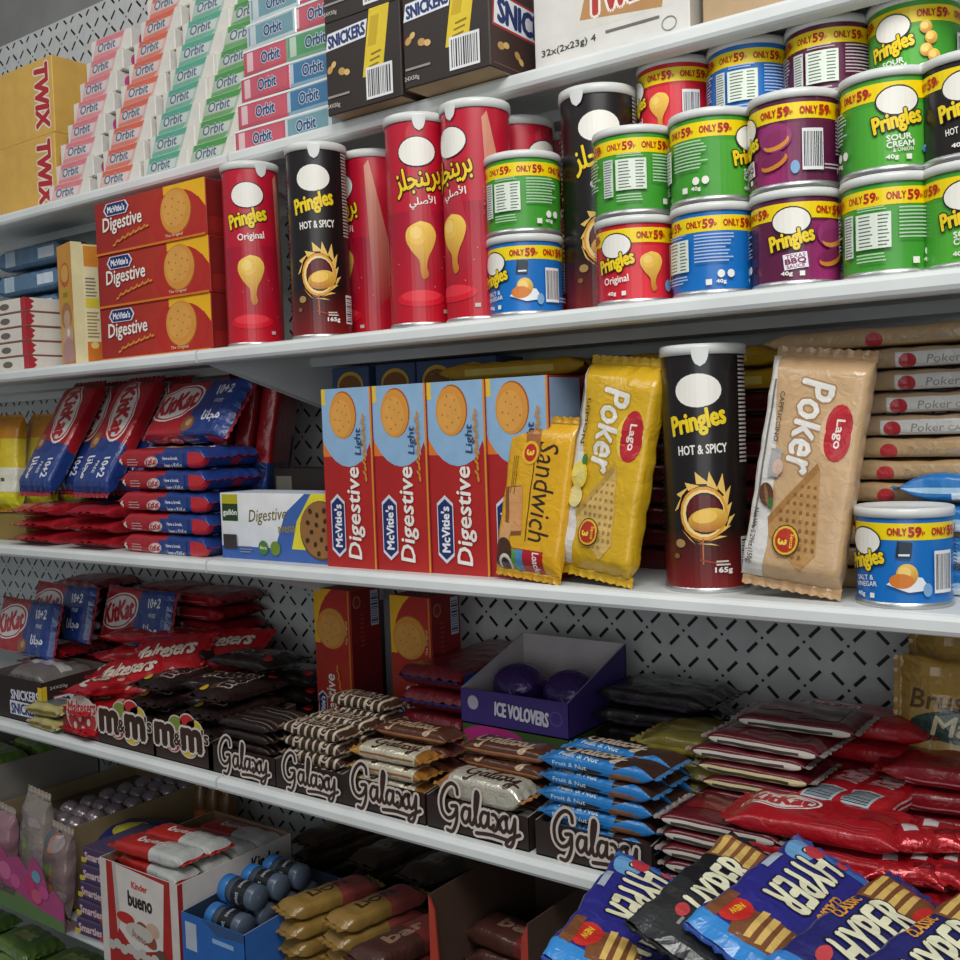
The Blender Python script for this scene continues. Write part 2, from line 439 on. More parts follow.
for n, z in ((1, S1), (2, S2), (3, S3), (4, S4), (5, S5), (6, S6)):
    for side, x0, x1 in (('left', -2.65, JX-.002), ('right', JX+.002, .6)):
        # board with a rounded front nose, thin plate, turned-down rear edge and a stiffening channel beneath
        YF = YT if n == 1 else .87
        prof = [(YB-.002, 0), (YF+.006, 0), (YF+.002, -.0015), (YF, -.005), (YF, -.013), (YF+.002, -.0165), (YF+.006, -.018), (YF+.022, -.018),
                (YF+.022, -.006), (1.06, -.006), (1.063, -.018), (1.115, -.018), (1.118, -.006), (YB-.02, -.006), (YB-.02, -.026), (YB-.002, -.026), (YB-.002, 0)]
        mb = MB()
        P = [[(x, y, dz) for y, dz in prof] for x in (x0, x1)]
        mb.grid(P, C('#dddddd'), False)
        for x in (x0, x1): mb.face([(x, y, dz) for y, dz in prof], C('#cccccc'))
        r = bpy.data.objects.new('shelf_board', None); COL.objects.link(r); r.location = (0, 0, z)
        where = 'left bay' if side == 'left' else 'right bay'
        tag(r, f'white steel shelf in {where}, {ORD[n]} of the shelf levels' if n not in (1, 6) else f'white steel shelf in {where}, the {"topmost" if n == 1 else "lowest"} level', 'shelf', 'white steel shelf boards')
        link('board', mb.mesh('board'), M_SHELF, r)
        if n > 5: continue
        bx = x1-.004 if side == 'left' else x0+.004
        for xx in (bx, (x0+.004 if side == 'left' else x1-.004)):
            b = MB(); q = [(YF+.024, -.018), (YF+.05, -.006), (YB-.003, -.006), (YB-.003, -.098), (YB-.03, -.098)]
            for e in (-.0012, .0012): b.face([(xx+e, y, dz) for y, dz in q], C('#cccccc'))
            for (y, dz), (y2, d2) in zip(q, q[1:]+q[:1]): b.face([(xx-.0012, y, dz), (xx-.0012, y2, d2), (xx+.0012, y2, d2), (xx+.0012, y, dz)], C('#cccccc'))
            link('bracket', b.mesh('bracket'), M_SHELF, r)

# ------------------------------------------------------------------ crisp cans
YEL, RED, WHT, BLK = C('#f2d21c'), C('#c3122a'), C('#efece4'), C('#161313')
TALLR, TALLH, SMR, SMH = .0378, .219, .0376, .0725
AR_NAME = '\uFEB0\uFEE0\uFEA0\uFEE8\uFEF3\uFEAE\uFE91'; AR_ORIG = '\uFEF2\uFEE0\uFEBB\uFEF7\uFE8D'; AR_HOT = '\uFED5\uFE8D\uFEAE\uFEA3'; AR_FREE = '\uFE8E\uFEE7\uFE8E\uFEA0\uFEE3'
GOLD = lambda y0, y1: (lambda u, v: mixc(C('#b8690f'), C('#f6cf5c'), (v-y0)/(y1-y0)))
def chip(a, x, y, s, tail=True):
    if tail:
        P = [(0, .52), (.34, .42), (.5, .12), (.4, -.25), (.24, -.55), (.17, -.85), (.22, -1.1), (.06, -1.22), (-.03, -1.0), (-.06, -.65), (-.28, -.38), (-.47, -.02), (-.4, .32), (0, .52)]
        a.poly([(x+u*s, y+v*s) for u, v in smooth_line(P, 3)[:-1]], GOLD(y-1.3*s, y+.5*s)); a.ell(x-.1*s, y+.12*s, .3*s, .3*s, C('#eebf55')); a.ell(x-.14*s, y+.18*s, .19*s, .19*s, C('#f5d272'))
    else:
        a.ell(x, y+.12*s, .44*s, .5*s, GOLD(y-.5*s, y+.7*s)); a.ell(x-.1*s, y+.22*s, .26*s, .27*s, C('#f5d272'))
def emblem(a, x, y, w):                 # a plain white oval where the maker's figure sits
    a.ell(x, y, w*.5+.0012, w*.36+.0012, C('#2b2020'), 0, 24); a.ell(x, y, w*.5, w*.36, C('#eeebe2'), 0, 24)
def tall_art(kind):
    hot = kind.startswith('hot'); ar = kind.endswith('arabic')
    a = Art(-PI*TALLR, 0, PI*TALLR, TALLH)
    if hot:
        a.rect(0, .0275, .3, .055, lambda u, v: mixc(C('#7c1a18'), C('#1b1110'), v/.055))
    else:
        a.rect(0, .06, .3, .12, lambda u, v: mixc(C('#c01226'), C('#a81230'), v/.1))
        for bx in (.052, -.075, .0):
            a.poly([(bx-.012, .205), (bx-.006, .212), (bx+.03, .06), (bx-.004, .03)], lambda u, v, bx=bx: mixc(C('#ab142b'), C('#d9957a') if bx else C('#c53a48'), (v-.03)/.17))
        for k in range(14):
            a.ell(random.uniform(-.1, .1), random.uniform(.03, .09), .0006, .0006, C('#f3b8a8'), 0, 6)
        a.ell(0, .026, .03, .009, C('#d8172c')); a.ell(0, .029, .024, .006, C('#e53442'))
    emblem(a, .001, .183, .043)
    if ar:
        a.text(AR_NAME, .001, .153, .054, YEL, .03, R(10), .03, 0, BLK, .06)
        a.text(AR_HOT if hot else AR_ORIG, .006, .129, .03, WHT, .014, R(4), .02)
    else:
        a.text('Pringles', .0, .153, .052, YEL, .023, R(13), .035, .1, BLK, .05)
        if hot: a.text('HOT & SPICY', .004, .129, .045, WHT, .0085, R(3), .02)
        else: a.text('Original', .004, .131, .035, WHT, .011, R(5), .02)
    if hot:
        x, y = .004, .07
        for k in range(16):
            t = k/16*2*PI; rr = .021+.004*random.random(); ex = .008 if math.sin(t) > .3 else .002
            a.poly([(x+rr*math.cos(t-.25), y+rr*1.15*math.sin(t-.25)), (x+rr*math.cos(t+.25), y+rr*1.15*math.sin(t+.25)), (x+(rr+ex)*math.cos(t+.35)+.004, y+(rr*1.15+ex*1.6)*math.sin(t+.35))], C('#f0c668'))
        a.ell(x, y, .0215, .025, C('#e9a23a')); a.ell(x, y, .019, .022, C('#f7dd97')); a.ell(x+.001, y, .017, .0195, C('#3a0f0e')); a.ell(x, y+.003, .015, .014, C('#5f1414'))
        a.ell(x+.004, y-.006, .018, .011, GOLD(y-.018, y+.008), R(8)); a.ell(x+.001, y-.003, .011, .006, C('#f7c95a'), R(8))
        a.rect(x-.001, y-.035, .0012, .024, C('#c8652f')); a.rect(x+.006, y-.045, .02, .0016, C('#9c3b22'), R(-12))
        a.ell(-.018, .042, .005, .004, C('#a98a52')); a.ell(-.022, .03, .003, .0025, C('#7b5f38'))
        a.text('165g', .021, .017, .016, WHT, .006, 0, .03); a.lines(.021, .024, .014, .006, 2, C('#d8cfc8'))
        a.lines(.047, .165, .014, .1, 26, C('#b9b2ab'), .5, .15); a.barcode(.047, .03, .015, .034, True)
        a.lines(-.06, .11, .02, .16, 30, C('#6d6561'), .4)
    else:
        chip(a, .002, .09, .036); a.rect(.03, .012, .006, .004, C('#c9b9b4')); a.lines(.075, .09, .014, .06, 14, C('#d9b5b5'), .4)
    return a
def tall_kit(key, kind):
    mb = MB(); n = 48; base = C('#191314') if kind.startswith('hot') else C('#bd1630')
    mb.lathe([(TALLR, .004), (TALLR, TALLH)], base, n, True)
    ub = [-PI*TALLR+2*PI*TALLR*k/n for k in range(n+1)]
    vo = .004
    def mp(u, v, h):
        t = u/TALLR*n/(2*PI); k = math.floor(t); fr = t-k; rr = TALLR+h+.00015
        p = [(rr*math.sin(2*PI*q/n), -rr*math.cos(2*PI*q/n)) for q in (k, k+1)]
        return (p[0][0]*(1-fr)+p[1][0]*fr, p[0][1]*(1-fr)+p[1][1]*fr, vo+v*(TALLH-vo)/TALLH)
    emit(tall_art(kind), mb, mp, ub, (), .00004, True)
    rim = MB(); rim.lathe([(0, .002), (TALLR-.003, .002), (TALLR-.001, 0), (TALLR+.0012, 0), (TALLR+.0014, .003), (TALLR, .005)], C('#cccccc'))
    lid = MB(); z = TALLH
    lid.lathe([(TALLR+.0002, z-.003), (TALLR+.0018, z-.003), (TALLR+.002, z+.003), (TALLR+.0014, z+.0062), (TALLR-.0005, z+.0068), (TALLR-.0025, z+.0045), (0, z+.0042)], C('#eeeeee'))
    tab = MB(); rr = TALLR+.0021; off = {'original': .55, 'hot': .1, 'original_arabic': .12, 'hot_arabic': -.55}[kind]
    rows = []
    for i in range(7):
        v = i/6; hw = .2*(1-v**2.2)**.5+.001; rows.append([(rr*math.sin(off+hw*(j/4-1)), -rr*math.cos(off+hw*(j/4-1)), z+.003-.017*v) for j in range(9)])
    tab.grid(rows, C('#eeeeee'), True)
    return [('can_body', mb.mesh(key), M_CAN), ('base_rim', rim.mesh(key+'_rim'), M_STEEL), ('lid', lid.mesh(key+'_lid'), M_LID), ('lid_tab', tab.mesh(key+'_tab'), M_LID, 2)]
def small_art(kind):
    cols = {'green': '#3f9a2c', 'blue': '#0f6fc0', 'red': '#c8142a', 'purple': '#5e1740', 'black': '#1b1715'}
    a = Art(-PI*SMR, 0, PI*SMR, SMH); W = 2*PI*SMR; b = C(cols[kind])
    if kind == 'purple': a.rect(.03, .024, .06, .05, lambda u, v: mixc(C('#a1286e'), b, abs(u-.03)/.03)); a.rect(-.04, .022, .012, .046, C('#3d0f29'))
    if kind == 'red': a.rect(.03, .024, .07, .05, lambda u, v: mixc(C('#e2303c'), b, abs(u-.03)/.035))
    if kind == 'green': a.rect(.0, .024, .08, .048, lambda u, v: mixc(C('#57b336'), b, abs(u)/.04))
    a.rect(0, .0585, W, .0135, C('#f3d500'))
    for k in range(7):
        x = -W/2+W*(k+.5)/7
        if abs(x) > .016:
            a.text('ONLY', x-.006, .0585, .0145, C('#b5181c'), .0058, 0, .03); a.text('59', x+.0075, .0585, .0095, C('#b5181c'), .0075, 0, .045); a.text('p', x+.0139, .0572, .0022, C('#b5181c'), .003)
    emblem(a, 0, .05, .03)
    a.text('Pringles', 0, .0335, .036, YEL, .0165, R(13), .035, .1, BLK, .05)
    if kind == 'purple':
        a.rect(.003, .0165, .019, .013, C('#efe9ef'), R(6)); a.text('TEXAS', .003, .0205, .015, C('#7d1f55'), .0035, R(6)); a.text('BBQ', .003, .0162, .016, C('#7d1f55'), .0048, R(6), .04); a.text('SAUCE', .003, .0122, .014, C('#7d1f55'), .0028, R(6))
    elif kind == 'green':
        a.text('SOUR', .001, .0215, .018, WHT, .0045, R(4), .03); a.text('CREAM', .002, .0162, .02, WHT, .0045, R(4), .03); a.text('& ONION', .004, .0118, .015, WHT, .003, R(4))
    elif kind == 'red': a.text('Original', .0, .018, .025, WHT, .0085, R(5), .02)
    elif kind == 'blue': a.text('SALT &', .0, .02, .018, WHT, .004, R(5)); a.text('VINEGAR', .001, .0148, .022, WHT, .004, R(5))
    else: a.text('HOT & SPICY', .0, .018, .026, WHT, .005, R(5))
    a.text('40g', -.004, .006, .009, WHT, .0042, 0, .03); a.rect(.008, .006, .004, .004, WHT)
    # picture beside the name
    if kind == 'blue':
        a.rect(.033, .044, .011, .013, C('#10243a'), R(-6)); a.rect(.033, .04, .008, .0016, C('#e5eef2')); a.poly([(.02, .016), (.03, .024), (.046, .022), (.052, .012), (.036, .01)], C('#e9edf0'))
        chip(a, .035, .022, .018, False); a.ell(.031, .019, .009, .006, C('#d77a22'))
    elif kind == 'purple':
        a.ell(.034, .038, .014, .012, C('#93306c')); a.ell(.035, .034, .011, .0065, C('#d98e35'), R(15)); a.ell(.034, .037, .011, .006, C('#8a2a60'), R(15)); a.ell(.033, .018, .012, .006, C('#cf7f2b'), R(20)); a.ell(.032, .0205, .011, .005, C('#7a1f50'), R(20))
    elif kind == 'green':
        for q in ((.027, .045), (.031, .036), (.027, .026), (.033, .021)): chip(a, q[0], q[1], .011, False)
        a.ell(.03, .012, .012, .005, C('#3b86b8')); a.ell(.03, .014, .01, .003, C('#f1f1e6'))
    else: chip(a, .033, .032, .021)
    a.ell(.05, .012, .0035, .0055, C('#7ba7d0')); a.barcode(.064, .026, .017, .034)
    # back: nutrition table and small print
    a.rect(-.091, .032, .027, .028, C('#dfe8da')); a.lines(-.096, .032, .012, .026, 9, C('#55635a'), .35); a.lines(-.083, .032, .008, .026, 9, C('#55635a'), .35)
    a.rect(-.112, .03, .01, .034, C('#cdd5cc')); a.lines(-.112, .03, .0085, .032, 14, C('#555c58'), .4)
    pale = mixc(b, (1, 1, 1), .45)
    a.lines(-.091, .0495, .024, .004, 2, pale, .4); a.lines(-.091, .011, .026, .008, 3, pale, .4)
    a.lines(-.055, .037, .034, .026, 9, pale, .4); a.lines(.1, .036, .03, .03, 10, pale, .4); a.lines(.083, .012, .02, .006, 2, pale, .4)
    a.ell(-.05, .014, .003, .0035, WHT); a.ell(-.042, .014, .003, .0035, WHT); a.rect(-.06, .007, .005, .005, WHT); a.text('40g', -.05, .007, .008, WHT, .004, 0, .03)
    return a
def small_kit(kind):
    cols = {'green': '#3f9a2c', 'blue': '#0f6fc0', 'red': '#c8142a', 'purple': '#5e1740', 'black': '#1b1715'}
    mb = MB(); n = 48; mb.lathe([(SMR, .004), (SMR, SMH+.002)], C(cols[kind]), n, True)
    ub = [-PI*SMR+2*PI*SMR*k/n for k in range(n+1)]
    def mp(u, v, h):
        t = u/SMR*n/(2*PI); k = math.floor(t); fr = t-k; rr = SMR+h+.00015
        p = [(rr*math.sin(2*PI*q/n), -rr*math.cos(2*PI*q/n)) for q in (k, k+1)]
        return (p[0][0]*(1-fr)+p[1][0]*fr, p[0][1]*(1-fr)+p[1][1]*fr, .004+v)
    emit(small_art(kind), mb, mp, ub, (), .00004, True)
    rim = MB(); rim.lathe([(0, .002), (SMR-.003, .002), (SMR-.001, 0), (SMR+.0012, 0), (SMR+.0014, .003), (SMR, .005)], C('#cccccc'))
    lid = MB(); z = SMH+.002
    lid.lathe([(SMR+.0002, z-.001), (SMR+.0018, z-.001), (SMR+.002, z+.0035), (SMR+.0014, z+.0063), (SMR-.0005, z+.0069), (SMR-.0025, z+.0046), (0, z+.0044)], C('#eeeeee'))
    return [('can_body', mb.mesh('small_can_'+kind), M_CAN), ('base_rim', rim.mesh('small_rim'), M_STEEL), ('lid', lid.mesh('small_lid'), M_LID)]
SHT = SMH+.0092                         # stacking height of a small can
def face_cam(x, y): return math.atan2(-x, y)
def put_can(kit, name, label, group, px, py, Y, z, u0=0, r=TALLR, x=None, kx=1):
    x = XX(px, py, Y) if x is None else x
    o = make(kit, name, label, 'crisp can', group, (x, Y, z), face_cam(x, Y)-u0/r)
    if kx != 1: o.scale = (kx, kx, 1)
    return o
TK = {k: tall_kit('tall_can_'+k, k) for k in ('original', 'hot', 'original_arabic', 'hot_arabic')}
SK = {k: small_kit(k) for k in ('green', 'blue', 'red', 'purple', 'black')}
TG = 'tall crisp cans on the second shelf'
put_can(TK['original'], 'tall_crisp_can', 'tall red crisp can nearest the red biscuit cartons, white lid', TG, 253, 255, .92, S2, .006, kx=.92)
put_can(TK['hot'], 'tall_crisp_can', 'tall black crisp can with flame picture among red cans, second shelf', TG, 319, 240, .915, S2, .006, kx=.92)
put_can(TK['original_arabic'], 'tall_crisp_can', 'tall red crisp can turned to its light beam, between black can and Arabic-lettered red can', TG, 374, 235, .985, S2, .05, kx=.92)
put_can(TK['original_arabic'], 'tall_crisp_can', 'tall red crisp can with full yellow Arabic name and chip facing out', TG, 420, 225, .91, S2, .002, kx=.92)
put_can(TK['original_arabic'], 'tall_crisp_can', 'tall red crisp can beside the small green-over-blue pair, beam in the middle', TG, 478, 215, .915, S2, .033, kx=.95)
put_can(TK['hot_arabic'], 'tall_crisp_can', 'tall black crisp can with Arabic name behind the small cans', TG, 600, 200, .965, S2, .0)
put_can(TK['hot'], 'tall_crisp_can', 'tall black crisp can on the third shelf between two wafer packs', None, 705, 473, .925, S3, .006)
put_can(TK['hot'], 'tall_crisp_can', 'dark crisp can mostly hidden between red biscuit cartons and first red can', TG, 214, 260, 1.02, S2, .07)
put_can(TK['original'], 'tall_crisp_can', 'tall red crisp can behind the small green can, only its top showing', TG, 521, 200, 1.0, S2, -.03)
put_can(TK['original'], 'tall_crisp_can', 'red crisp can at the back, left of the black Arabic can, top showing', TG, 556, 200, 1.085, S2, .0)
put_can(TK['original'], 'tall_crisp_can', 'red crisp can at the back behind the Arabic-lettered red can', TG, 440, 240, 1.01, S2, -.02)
SG = 'small crisp cans on the second shelf'
tops = [  # px centre, py, Y, tiers from below: (kind, art turned to camera, label)
    (525.5, 275, .918, [('blue', .036, 'small blue crisp can under a green one, left end of small cans'), ('green', -.075, 'small green crisp can with nutrition table, left end of small cans')]),
    (636.5, 258, .918, [('red', .02, 'small red crisp can under a green one, chip picture showing'), ('green', -.088, 'small green crisp can standing on the small red can')]),
    (714.5, 248, .918, [('blue', -.055, 'small blue crisp can with small print, beneath a green can'), ('green', -.036, 'small green crisp can between white-table green can and purple can')]),
    (796.5, 236, .918, [('purple', .004, 'lower purple crisp can with its yellow name facing out'), ('purple', .05, 'upper purple crisp can with barcode facing out')]),
    (890.5, 222, .918, [('green', -.078, 'lower green crisp can with small print, right of the purple cans'), ('green', -.006, 'green crisp can showing the sour cream name in full')]),
    (974, 215, .918, [('green', .006, 'small green crisp can cut off by the right photo edge'), ('black', .006, 'small black crisp can cut off by the right photo edge')])]
for px, py, Y, tiers in tops:
    for k, (kd, u0, lab) in enumerate(tiers): put_can(SK[kd], 'small_crisp_can', lab, SG, px, py, Y, S2+k*SHT, u0, SMR)
# third tier, set back: it bridges the front row and the row behind
for px, py, Y, kd, u0, lab in ((676, 90, .998, 'red', .05, 'small red crisp can on the third tier, beneath the top shelf'), (749, 75, .998, 'blue', -.085, 'small blue crisp can on the third tier'),
        (829, 55, .998, 'purple', -.085, 'small purple crisp can on the third tier with nutrition table'), (914, 35, .998, 'green', .018, 'small green crisp can highest at the right end')):
    x = XX(px, py, Y)
    put_can(SK[kd], 'small_crisp_can', lab, SG, px, py, Y, S2+2*SHT, u0, SMR, x)
put_can(SK['blue'], 'small_crisp_can', 'small blue crisp can standing alone on the third shelf', None, 904, 556, .918, S3, .033, SMR)

# ------------------------------------------------------------------ top shelf: gold cartons, gum cartons, chocolate cartons
KS = 1.0747
def SCL(a): return a.xf(lambda x, y: (x*KS, y*KS), tuple(v*KS for v in a.b))
def gum_art(col, w=.095, h=.029):
    a = Art(-w/2, 0, w/2, h); c = C(col)
    p = mixc(c, (.78, .74, .7), .5)
    a.poly([(-w*.47, .001), (w*.2, .001), (w*.36, h*.97), (-w*.36, h*.97)], p)
    a.poly([(-w*.36, h*.72), (w*.3, h*.72), (w*.36, h*.97), (-w*.34, h*.97)], c); a.poly([(-w*.47, .001), (w*.1, .001), (w*.2, h*.26), (-w*.42, h*.26)], mixc(c, p, .25))
    a.poly([(-w*.3, h*.3), (w*.2, h*.3), (w*.26, h*.68), (-w*.26, h*.68)], mixc(p, (.8, .8, .8), .45))
    a.text('Orbit', -w*.1, h*.56, w*.44, C('#5d6f88'), h*.42, 0, .025, .2, C('#d9dcdc'), .03)
    return a
GUM = {}
for k, col in (('pink', '#dc8088'), ('coral', '#d96a55'), ('teal', '#5aa990'), ('green', '#4f9a50')):
    s = Art(-.03, 0, .03, .029); s.ell(-.006, .0145, .011, .0115, C('#d24f93') if k in ('pink', 'coral') else C(col))
    GUM[k] = carton_kit('gum_carton_'+k, .095*KS, .06*KS, .029*KS, {'F': C('#dedbd2'), 'R': C('#dcd9d2')}, {'F': SCL(gum_art(col)), 'R': SCL(s)})
def wrapped_art(c2, w=.09, h=.032):
    a = Art(-w/2, 0, w/2, h); a.rect(0, h*.5, w*.9, h*.7, C(c2)); a.rect(-w*.36, h*.5, w*.12, h*.7, mixc(C(c2), (1, 1, 1), .5)); a.text('Orbit', .004, h*.52, w*.36, C('#35507c'), h*.4, 0, .03, 0, C('#cfdbe6'), .05)
    a.rect(0, h*.93, w, h*.08, C('#eef2f2')); return a
for k, c1, c2 in (('rose', '#c35a68', '#cf6070'), ('blue', '#8fb0c4', '#4a7ea6'), ('pale', '#c8d6d8', '#7ba3ad'), ('mint', '#7fae8c', '#5aa06c')):
    GUM[k] = carton_kit('gum_bundle_'+k, .09*KS, .06*KS, .032*KS, {'F': C(c1)}, {'F': SCL(wrapped_art(c2))}, mat=M_SHINY)
ordn = ['lowest', 'second', 'third', 'fourth', 'fifth', 'sixth', 'seventh', 'eighth', 'ninth', 'tenth']
cols1 = [('pink', 70, 176, 8, 'pink gum carton', 'the column beside the gold cartons'), ('coral', 119, 164, 9, 'coral gum carton', 'the coral column'),
         ('teal', 167, 152, 8, 'teal gum carton', 'the teal column'), ('green', 213, 140, 8, 'dark green gum carton', 'the green column')]
for k, px, py, n, nm, where in cols1:
    x0 = XX(px, py, .967)
    for i in range(n):
        make(GUM[k], 'gum_carton', f'{nm}, {ordn[i] if i < n-1 else "topmost"} of {where}', 'gum carton', 'gum cartons on the top shelf', (x0+.008*i+random.uniform(-.002, .002), .995+.007*i, S1+i*.0317), R(random.uniform(-3, 3)))
for px, py, seq, wh in ((262, 128, ['rose']*4+['pale']*2+['pale', 'rose'], 'left wrapped column'), (306, 116, ['pale', 'blue', 'blue', 'mint', 'rose', 'rose', 'rose'], 'wrapped column against the brown cartons')):
    x0 = XX(px, py, .967)
    for i, k in enumerate(seq):
        make(GUM[k], 'gum_bundle', f'shrink-wrapped {k if k != "pale" else "pale blue"} gum bundle, {ordn[i] if i < len(seq)-1 else "topmost"} of the {wh}', 'gum bundle', 'shrink-wrapped gum bundles', (x0+.003*i, .995+.004*i, S1+i*.0349), R(random.uniform(-2, 3)))
def twix_gold():
    a = Art(-.08, 0, .08, .115)
    b = Art(-.0575, 0, .0575, .16); b.text('TWIX', .0, .13, .092, C('#b8292e'), .034, 0, .045, .12, C('#e9ded0'), .05)
    a = b.xf(lambda x, y: (y-.08, .0575-x), (-.08, 0, .08, .115)); return a
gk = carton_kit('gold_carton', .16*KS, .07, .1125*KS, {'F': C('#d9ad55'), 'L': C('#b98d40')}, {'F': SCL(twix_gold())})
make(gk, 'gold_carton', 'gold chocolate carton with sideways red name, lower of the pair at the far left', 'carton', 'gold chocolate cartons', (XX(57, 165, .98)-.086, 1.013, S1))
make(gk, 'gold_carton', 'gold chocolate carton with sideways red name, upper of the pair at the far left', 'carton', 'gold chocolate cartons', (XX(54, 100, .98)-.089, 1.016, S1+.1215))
def peanut(a, x, y, s, rot=.5): 
    a.ell(x-.3*s*math.cos(rot), y-.3*s*math.sin(rot), .42*s, .33*s, C('#c69a55'), rot); a.ell(x+.35*s*math.cos(rot), y+.35*s*math.sin(rot), .36*s, .28*s, C('#dcb672'), rot)
NAVY = C('#23356e')
def brown_front():
    w, h = .107, .098; a = Art(-w/2, 0, w/2, h)
    a.poly([(.0, .03), (.028, .03), (.04, h), (.012, h)], C('#e4c62c')); a.poly([(.008, .06), (.02, .06), (.026, .09), (.014, .09)], C('#c9a81c'))
    for q in range(3): a.rect(.016+q*.002, .04+.006*q, .014, .002, C('#8c7418'), R(8))
    a.poly([(-.052, .068), (.006, .071), (.009, .089), (-.049, .086)], C('#e7e9ee')); a.text('SNICKERS', -.0215, .0785, .053, NAVY, .0125, R(4), .045)
    peanut(a, -.044, .05, .011, .7); peanut(a, -.026, .042, .012, -.3)
    a.barcode(.0235, .022, .037, .033); a.text('24X50g', -.043, .009, .019, C('#c9c4bc'), .0055); a.lines(-.035, .019, .032, .004, 1, C('#9a938c'), .6, 0)
    return a
def brown_side():
    a = Art(-.07, 0, .07, .098); w = .05
    a.poly([(-.066, .05), (.066, .046), (.066, .088), (-.062, .092)], C('#b23031')); a.poly([(-.063, .053), (.066, .049), (.066, .085), (-.06, .089)], C('#eceef2')); a.text('SNICKERS', .004, .069, .118, NAVY, .028, R(-2), .045)
    peanut(a, -.048, .03, .014, .3); peanut(a, -.022, .022, .013, -.8); peanut(a, .03, .028, .014, .4); a.rect(0, .006, .13, .0012, C('#7c5b4b')); return a
BR = C('#2c2320')
bk = carton_kit('brown_carton', .107*KS, .14*KS, .098*KS, {'F': BR, 'R': C('#3a2a26'), 'T': BR, 'B': C('#a58a66')}, {'F': SCL(brown_front()), 'R': SCL(brown_side())}, 'carton', False)
xa = XX(400, 60, .913)-.0575
make(bk, 'brown_carton', 'dark brown peanut bar carton with barcode, lower of the stack beside the gum', 'carton', 'dark brown peanut bar cartons', (xa, .99, S1))
make(bk, 'brown_carton', 'dark brown peanut bar carton cut off by the photo top, stacked beside the gum', 'carton', 'dark brown peanut bar cartons', (xa-.002, .992, S1+.1059))
bk2 = carton_kit('brown_carton_large', .107*KS, .14*KS, .112*KS, {'F': BR, 'R': C('#3f2b27'), 'B': C('#a58a66')}, {'F': SCL(brown_front().xf(lambda x, y: (x, y*.96), (-.0535, 0, .0535, .112))), 'R': SCL(brown_side().xf(lambda x, y: (x, y*.8), (-.07, 0, .07, .112)))})
make(bk2, 'brown_carton', 'dark brown peanut bar carton showing large name on its side, against the white carton', 'carton', 'dark brown peanut bar cartons', (XX(490, 60, .9)-.0575, .976, S1))
a = Art(-.0815, 0, .0815, .1)
a.rect(.015, .055, .1, .06, C('#dcd8cf')); a.poly([(-.03, .035), (.055, .026), (.06, .05), (-.022, .062)], C('#b98956')); a.text('Twix', .012, .056, .066, C('#b3322f'), .034, R(5), .035, .15, C('#f0e8dd'), .05); a.text('white', .05, .044, .034, C('#c08a5c'), .01, R(5), .03)
a.text('32x(2x23g) 4', -.043, .014, .06, C('#3a3835'), .008, R(2), .01); a.lines(.025, .018, .055, .004, 1, C('#6d6a66'), .6, 0); a.ring(.062, .01, .007, .006, C('#77756f'), .0008)
wk = carton_kit('white_carton', .163*KS, .15, .1*KS, {'F': C('#dcdad4'), 'R': C('#b9b4aa')}, {'F': SCL(a)}, flap=True)
make(wk, 'white_carton', 'white chocolate carton with gold bar picture, right of the dark brown cartons', 'carton', None, (XX(689, 30, .945)-.0876, 1.022, S1))
kk = carton_kit('plain_carton', .11, .14, .09, {'F': C('#b69a76')}, {})
make(kk, 'plain_carton', 'plain brown cardboard carton at the right end of the top shelf', 'carton', None, (XX(698, 10, .955)+.057, 1.03, S1))

# ------------------------------------------------------------------ second shelf, left bay
def biscuit(a, x, y, rx, ry, bite=True):
    a.ell(x+.0008, y-.0012, rx*1.03, ry*1.03, C('#a85a1c'), 0, 28); a.ell(x, y, rx, ry, C('#d8923a'), 0, 28); a.ell(x-rx*.1, y+ry*.1, rx*.8, ry*.8, C('#dfa04a'), 0, 24)
    for k in range(10):
        t = k*2.4; q = .7*math.sqrt((k+.5)/10); a.ell(x+rx*q*math.cos(t), y+ry*q*math.sin(t), rx*.04, ry*.04, C('#a8682a'), 0, 6)
def name_lozenge(a, x, y, w, st="M\u1d9cVitie's"):
    h = w*.3
    for e, c in ((1.12, '#d9dbe6'), (1, '#1f2c66')):
        a.poly([(x-w*.5*e, y), (x-w*.38*e, y+h*.5*e), (x+w*.38*e, y+h*.5*e), (x+w*.5*e, y), (x+w*.38*e, y-h*.5*e), (x-w*.38*e, y-h*.5*e)], C(c))
    a.text("McVitie's", x, y, w*.74, C('#eeeef4'), h*.55, 0, .035)
def wheat(a, x0, y0, x1, y1, c='#d98a34', w=.003):
    for k in range(13):
        t = k/12; x = x0+(x1-x0)*t; y = y0+(y1-y0)*(t**.7); a.ell(x, y+.0015*(k % 2), w*1.35, w*.55, C(c), R(40 if k % 2 else 10), 8)
DR = C('#b32a1d')
def dig_art(w=.237, h=.0722):
    a = Art(-w/2, 0, w/2, h)
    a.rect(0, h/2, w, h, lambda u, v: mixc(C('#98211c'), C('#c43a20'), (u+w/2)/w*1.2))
    a.ell(.075, .03, .07, .046, C('#b3261d'), 0, 28)
    a.rect(.0765, h-.006, .084, .016, C('#f0b514')); a.poly([(.03, h-.013), (.1185, h-.013), (.1185, h-.036), (.105, h-.022), (.07, h-.015)], C('#f0b514')); a.ell(.06, .032, .052, .033, C('#b5281d'), 0, 28)
    biscuit(a, .058, .039, .031, .029); a.text('The Original', .054, .0075, .036, C('#e7c8a0'), .005)
    name_lozenge(a, -.068, .06, .052); a.text('Digestive', -.056, .039, .088, C('#f1ece4'), .024, R(2), .018, .1); wheat(a, -.075, .011, .0, .027)
    a.rect(0, .0015, w, .003, C('#d8741f')); return a
s = Art(-.03, 0, .03, .0722); s.rect(.0, .036, .05, .062, C('#8e1b17'))
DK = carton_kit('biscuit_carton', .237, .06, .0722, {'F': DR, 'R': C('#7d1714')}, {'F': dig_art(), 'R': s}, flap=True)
xd = XX(206, 270, .885)-.1185
